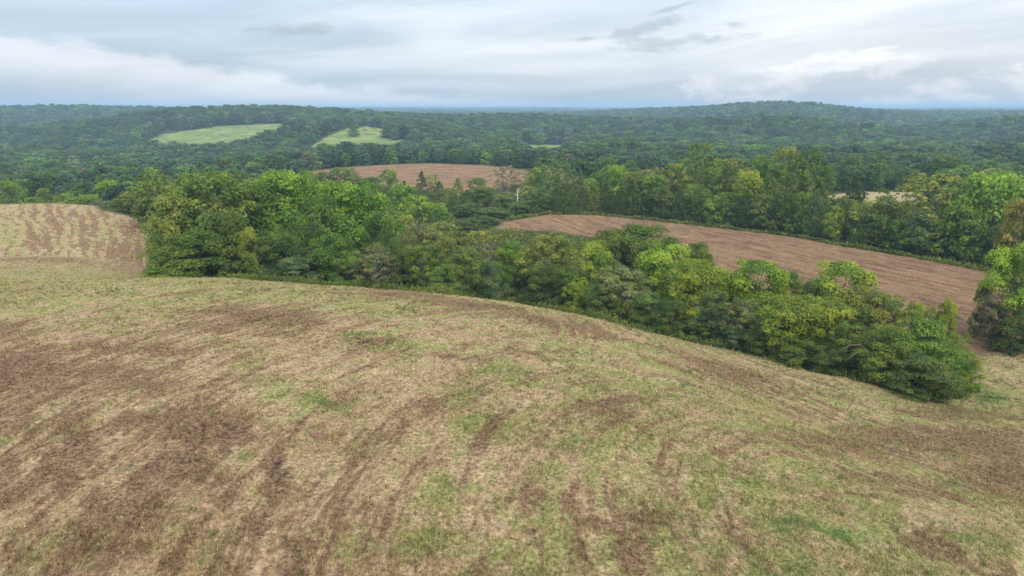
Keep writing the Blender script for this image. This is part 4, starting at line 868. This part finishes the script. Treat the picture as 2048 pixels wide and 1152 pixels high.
# the weedy slope
px_, py_ = [], []
SL = poly([(880,560),(850,500),(880,440),(960,445),(1000,462),(1150,472),(1250,492),(1420,560),(1420,600),(1180,560),(1000,590)])
qx = rs.uniform(SL[:, 0].min(), SL[:, 0].max(), 9000); qy = rs.uniform(80, SL[:, 1].max(), 9000); k = inside(SL, qx, qy); qx, qy = qx[k], qy[k]
hgt = 1.5 * np.clip(vnoise(qx / 5, qy / 5, 19) * 1.6 - .25, .1, 1.2)
V, Q, x, y = growth(qx, qy, hgt, 46000, .26, rs, .9); V_.append(V); Q_.append(Q + base); base += len(V); R_.append(rs.rand(46000)); T3.append(.62 + .5 * vnoise(x / 4, y / 4, 5))
M_WEED, n, o = mat('weeds'); rn = n.attr('rnd'); c_ = n.attr('crnd')
cc = n.mix(c_, (0.085, 0.125, 0.028), (0.25, 0.29, 0.065)); cc = n.mix(1.0, cc, n.mix(rn, (0.6, .62, .6), (1.4, 1.36, 1.3)), 'MULTIPLY')
b = n.new('ShaderNodeBsdfDiffuse'); n.put(b.inputs[0], cc); tr = n.new('ShaderNodeBsdfTranslucent'); n.put(tr.inputs[0], cc); mx = n.new('ShaderNodeMixShader'); mx.inputs[0].default_value = .3
n.l.new(b.outputs[0], mx.inputs[1]); n.l.new(tr.outputs[0], mx.inputs[2]); n.l.new(mx.outputs[0], o.inputs[0])
link('undergrowth', mesh_np('undergrowth', np.concatenate(V_), np.concatenate(Q_), [M_WEED], {'rnd': ('FACE', np.concatenate(R_)), 'crnd': ('FACE', np.concatenate(T3))}), kind='stuff', label='tall weeds and brambles along the hedgerow feet and the weedy slope')

# ------------------------------------------------------------------ small things
def thing(name, label, cat, loc, rz=0, group=None):
    e = bpy.data.objects.new(name, None); COL.objects.link(e); e.location = loc; e.rotation_euler = (0, 0, rz); e.empty_display_size = .1
    e['label'] = label; e['category'] = cat
    if group: e['group'] = group
    return e
# utility pole
x, y, z = at(12, 405, 162); zb = hz(x, y); _, _, zt = at(4, 338, 162); H = zt - zb
e = thing('utility_pole', 'dark wooden utility pole leaning slightly on the left hill crest', 'pole', (x, y, zb))
v, f = tubes([(np.array([[0, 0, -.5], [-.25, 0, H * .35], [-.6, 0, H * .7], [-.9, 0, H * .97]]), [.19, .17, .15, .13])], 8); link('pole_shaft', mesh_np('pole_shaft', v, f, [M_POLE], smooth=True), e)
v, f = tubes([(np.array([[-.9, 0, H * .96], [-.92, 0, H * .99], [-.95, 0, H + .15]]), [.05, .05, .04])], 5); link('insulator_pin', mesh_np('insulator_pin', v, f, [M_PALE], smooth=True), e)
v, f = tubes([(np.array([[-1.35, 0, H * .93], [-.86, -.16, H * .93], [-.4, 0, H * .93]]), [.04, .05, .04])], 4); link('bracket', mesh_np('bracket', v, f, [M_POLE]), e)
# dead snags
def snag(u, v0, vt, Y, lean, r, m_, label):
    x, y, z = at(u, v0, Y); zb = hz(x, y); H = at(u, vt, Y)[2] - zb; rs_ = RS(int(u))
    P = np.array([[0, 0, -.3], [lean * .35, 0, H * .4], [lean * .6, .1, H * .7], [lean, .05, H]]); pa = [(P, [r, r * .8, r * .6, r * .25])]
    for k in range(5):
        b0 = P[1 + k % 2] + (P[2 + k % 2] - P[1 + k % 2]) * rs_.rand(); en = b0 + np.array([rs_.uniform(-.9, .9), rs_.uniform(-.5, .5), rs_.uniform(.2, 1.0)]); pa.append((np.array([b0, (b0 + en) / 2 + [0, 0, .1], en]), [r * .4, r * .3, r * .12]))
    v, f = tubes(pa, 5); me = mesh_np('dead_snag', v, f, [m_], smooth=True); o_ = link('dead_snag', me); o_.location = (x, y, zb); o_['label'] = label; o_['category'] = 'dead tree'
snag(1034, 400, 376, 193, .25, .20, M_SNAG, 'white broken dead trunk above the left tip of the stubble field')
snag(46, 408, 388, 160, -1.4, .04, M_PALE, 'thin pale leaning dead trunk right of the utility pole')
host = next(o_ for o_ in COL.objects if o_.get('label', '').startswith('feathery tree with pale bent limbs'))
for pts_ in ([(1748, 716, 64.5), (1722, 690, 63.6), (1700, 690, 63.2), (1680, 702, 62.8)], [(1760, 725, 64.5), (1732, 703, 63.4), (1712, 706, 63.0), (1690, 722, 62.6)]):
    P = np.array([at(*q) for q in pts_]); v, f = tubes([(P, [.075, .06, .045, .02])], 5)
    lb = link('bare_limb', mesh_np('bare_limb', v, f, [M_BARK], smooth=True), host)
    lb.matrix_parent_inverse = Matrix.LocRotScale(host.location, host.rotation_euler, host.scale).inverted()
# cattle on the far pasture: one continuous body each
def cow_mesh(m_):
    import bmesh
    vs = [(0, 0, 1.0), (.55, 0, 1.05), (-.6, 0, 1.02), (.95, 0, 1.1), (1.25, 0, .95), (1.5, 0, .72), (.62, .2, .55), (.62, .2, .04), (.62, -.2, .55), (.62, -.2, .04), (-.65, .2, .55), (-.68, .2, .04), (-.65, -.2, .55), (-.68, -.2, .04), (-.85, 0, 1.0), (-.95, 0, .5)]
    es = [(0, 1), (0, 2), (1, 3), (3, 4), (4, 5), (1, 6), (6, 7), (1, 8), (8, 9), (2, 10), (10, 11), (2, 12), (12, 13), (2, 14), (14, 15)]
    rr = [.38, .36, .34, .22, .17, .11, .12, .07, .12, .07, .13, .07, .13, .07, .06, .03]
    pa = [(np.array([vs[14], vs[2], vs[0], vs[1], vs[3], vs[4], vs[5]], float), [.16, .34, .40, .37, .24, .17, .10])] + [(np.array([vs[a], vs[b], vs[c]], float), [.17, .11, .06]) for a, b, c in ((1, 6, 7), (1, 8, 9), (2, 10, 11), (2, 12, 13))] + [(np.array([vs[14], (-.97, 0, .8), vs[15]], float), [.04, .03, .04])]
    pa += [(np.array([(1.22, s * .08, 1.05), (1.2, s * .22, 1.1), (1.18, s * .3, 1.06)], float), [.04, .06, .02]) for s in (1, -1)]
    v, f = tubes(pa, 6); return mesh_np('cow', v, f, [m_], smooth=True)
cow_b = cow_mesh(M_HIDE); cow_w = cow_mesh(M_WHIDE)
for u, v, rz, mm, txt in [(727, 261.5, .3, cow_b, 'black cow nearest the lone oak on the pasture'), (732, 260.5, 2.8, cow_b, 'black cow second from the lone oak on the pasture'), (745, 257.5, .1, cow_b, 'black cow on the pasture top, left of a pair'), (749, 258.5, 3.0, cow_b, 'black cow on the pasture top, right of a pair'), (752, 262.5, 1.2, cow_b, 'black cow lowest and rightmost on the pasture'), (734, 258, .2, cow_w, 'white cow on the pasture beyond the lone oak')]:
    gx_, gy_ = ground([u], [v]); o_ = link('cow', mm); o_.location = (gx_[0], gy_[0], hz(gx_[0], gy_[0])); o_.rotation_euler = (0, 0, rz); o_['label'] = txt; o_['category'] = 'cow'; o_['group'] = 'cattle grazing on the far pasture'
# the lone oak on the pasture and its neighbours
for u, v, wpx, hpx, hue, txt in [(709, 272, 25, 22, 'dark', 'lone dark oak standing on the far pasture'), (774, 276, 26, 24, 'dark', 'dark round tree at the right edge of the far pasture'), (790, 279, 26, 22, 'teal', 'blue-green round tree right of the dark pasture-edge tree')]:
    gx_, gy_ = ground([u], [v]); d_ = math.hypot(gx_[0], gy_[0]); tree(gx_[0], gy_[0], wpx * d_ / F * 1.02, hpx * d_ / F, 'oak', hue, txt, 'trees on the far pasture')
# clods and scraps in the hay field
def clod(u, v, wx_, wy_, hz_, m_, name, label, cat):
    gx_, gy_ = ground([u], [v]); rs_ = RS(int(u)); nu, nv_ = 14, 6; V = []; 
    for j in range(nv_):
        el_ = j / (nv_ - 1) * PI / 2
        for i in range(nu):
            a = i / nu * 2 * PI; k = 1 + .28 * math.sin(2 * a + u) + .2 * rs_.uniform(-1, 1); V.append((wx_ * k * math.cos(a) * math.cos(el_), wy_ * k * math.sin(a) * math.cos(el_), hz_ * (math.sin(el_) * (1 + .3 * rs_.uniform(-1, 1))) - .05))
    i = np.arange(nv_ - 1)[:, None] * nu + np.arange(nu); j = np.arange(nv_ - 1)[:, None] * nu + (np.arange(nu) + 1) % nu
    me = mesh_np(name, V, np.stack([i, j, j + nu, i + nu], -1).reshape(-1, 4), [m_]); o_ = link(name, me); o_.location = (gx_[0], gy_[0], hz(gx_[0], gy_[0])); o_['label'] = label; o_['category'] = cat
clod(638, 874, .55, .30, .26, M_CLOD, 'earth_clod', 'reddish slab of turned earth left of centre in the hay field', 'clod')
clod(628, 1088, .20, .18, .14, M_CLOD, 'earth_clod', 'small orange clod near the bottom of the hay field', 'clod')
clod(470, 896, .30, .24, .14, M_EARTH, 'earth_clod', 'pale tan molehill in the dark left patch of the field', 'clod')
clod(1002, 1052, .42, .22, .12, M_EARTH, 'earth_clod', 'pinkish bare earth lump among green grass at the bottom centre', 'clod')
clod(790, 919, .16, .09, .12, M_ROT, 'hay_clump', 'small black clump of rotten hay beside a green patch', 'hay clump')

# ------------------------------------------------------------------ air
M_HAZE, n, o = mat('haze'); pv = n.new('ShaderNodeVolumePrincipled'); pv.inputs['Color'].default_value = (0.55, 0.78, 1.0, 1); pv.inputs['Density'].default_value = 0.00025; pv.inputs['Anisotropy'].default_value = 0.0
n.l.new(pv.outputs[0], o.inputs['Volume']); M_HAZE.cycles.homogeneous_volume = True
zlo = float(gz.min()) - 1.0; zhi = 62.0; Rb = 14500
bv = [(sx_ * Rb, sy_ * Rb, z_) for z_ in (zlo, zhi) for sx_, sy_ in ((-1, -1), (1, -1), (1, 1), (-1, 1))]
link('haze', mesh_np('haze', bv, [(3, 2, 1, 0), (4, 5, 6, 7), (0, 1, 5, 4), (1, 2, 6, 5), (2, 3, 7, 6), (3, 0, 4, 7)], [M_HAZE]), kind='stuff', label='thin bluish air between the camera and the hills')
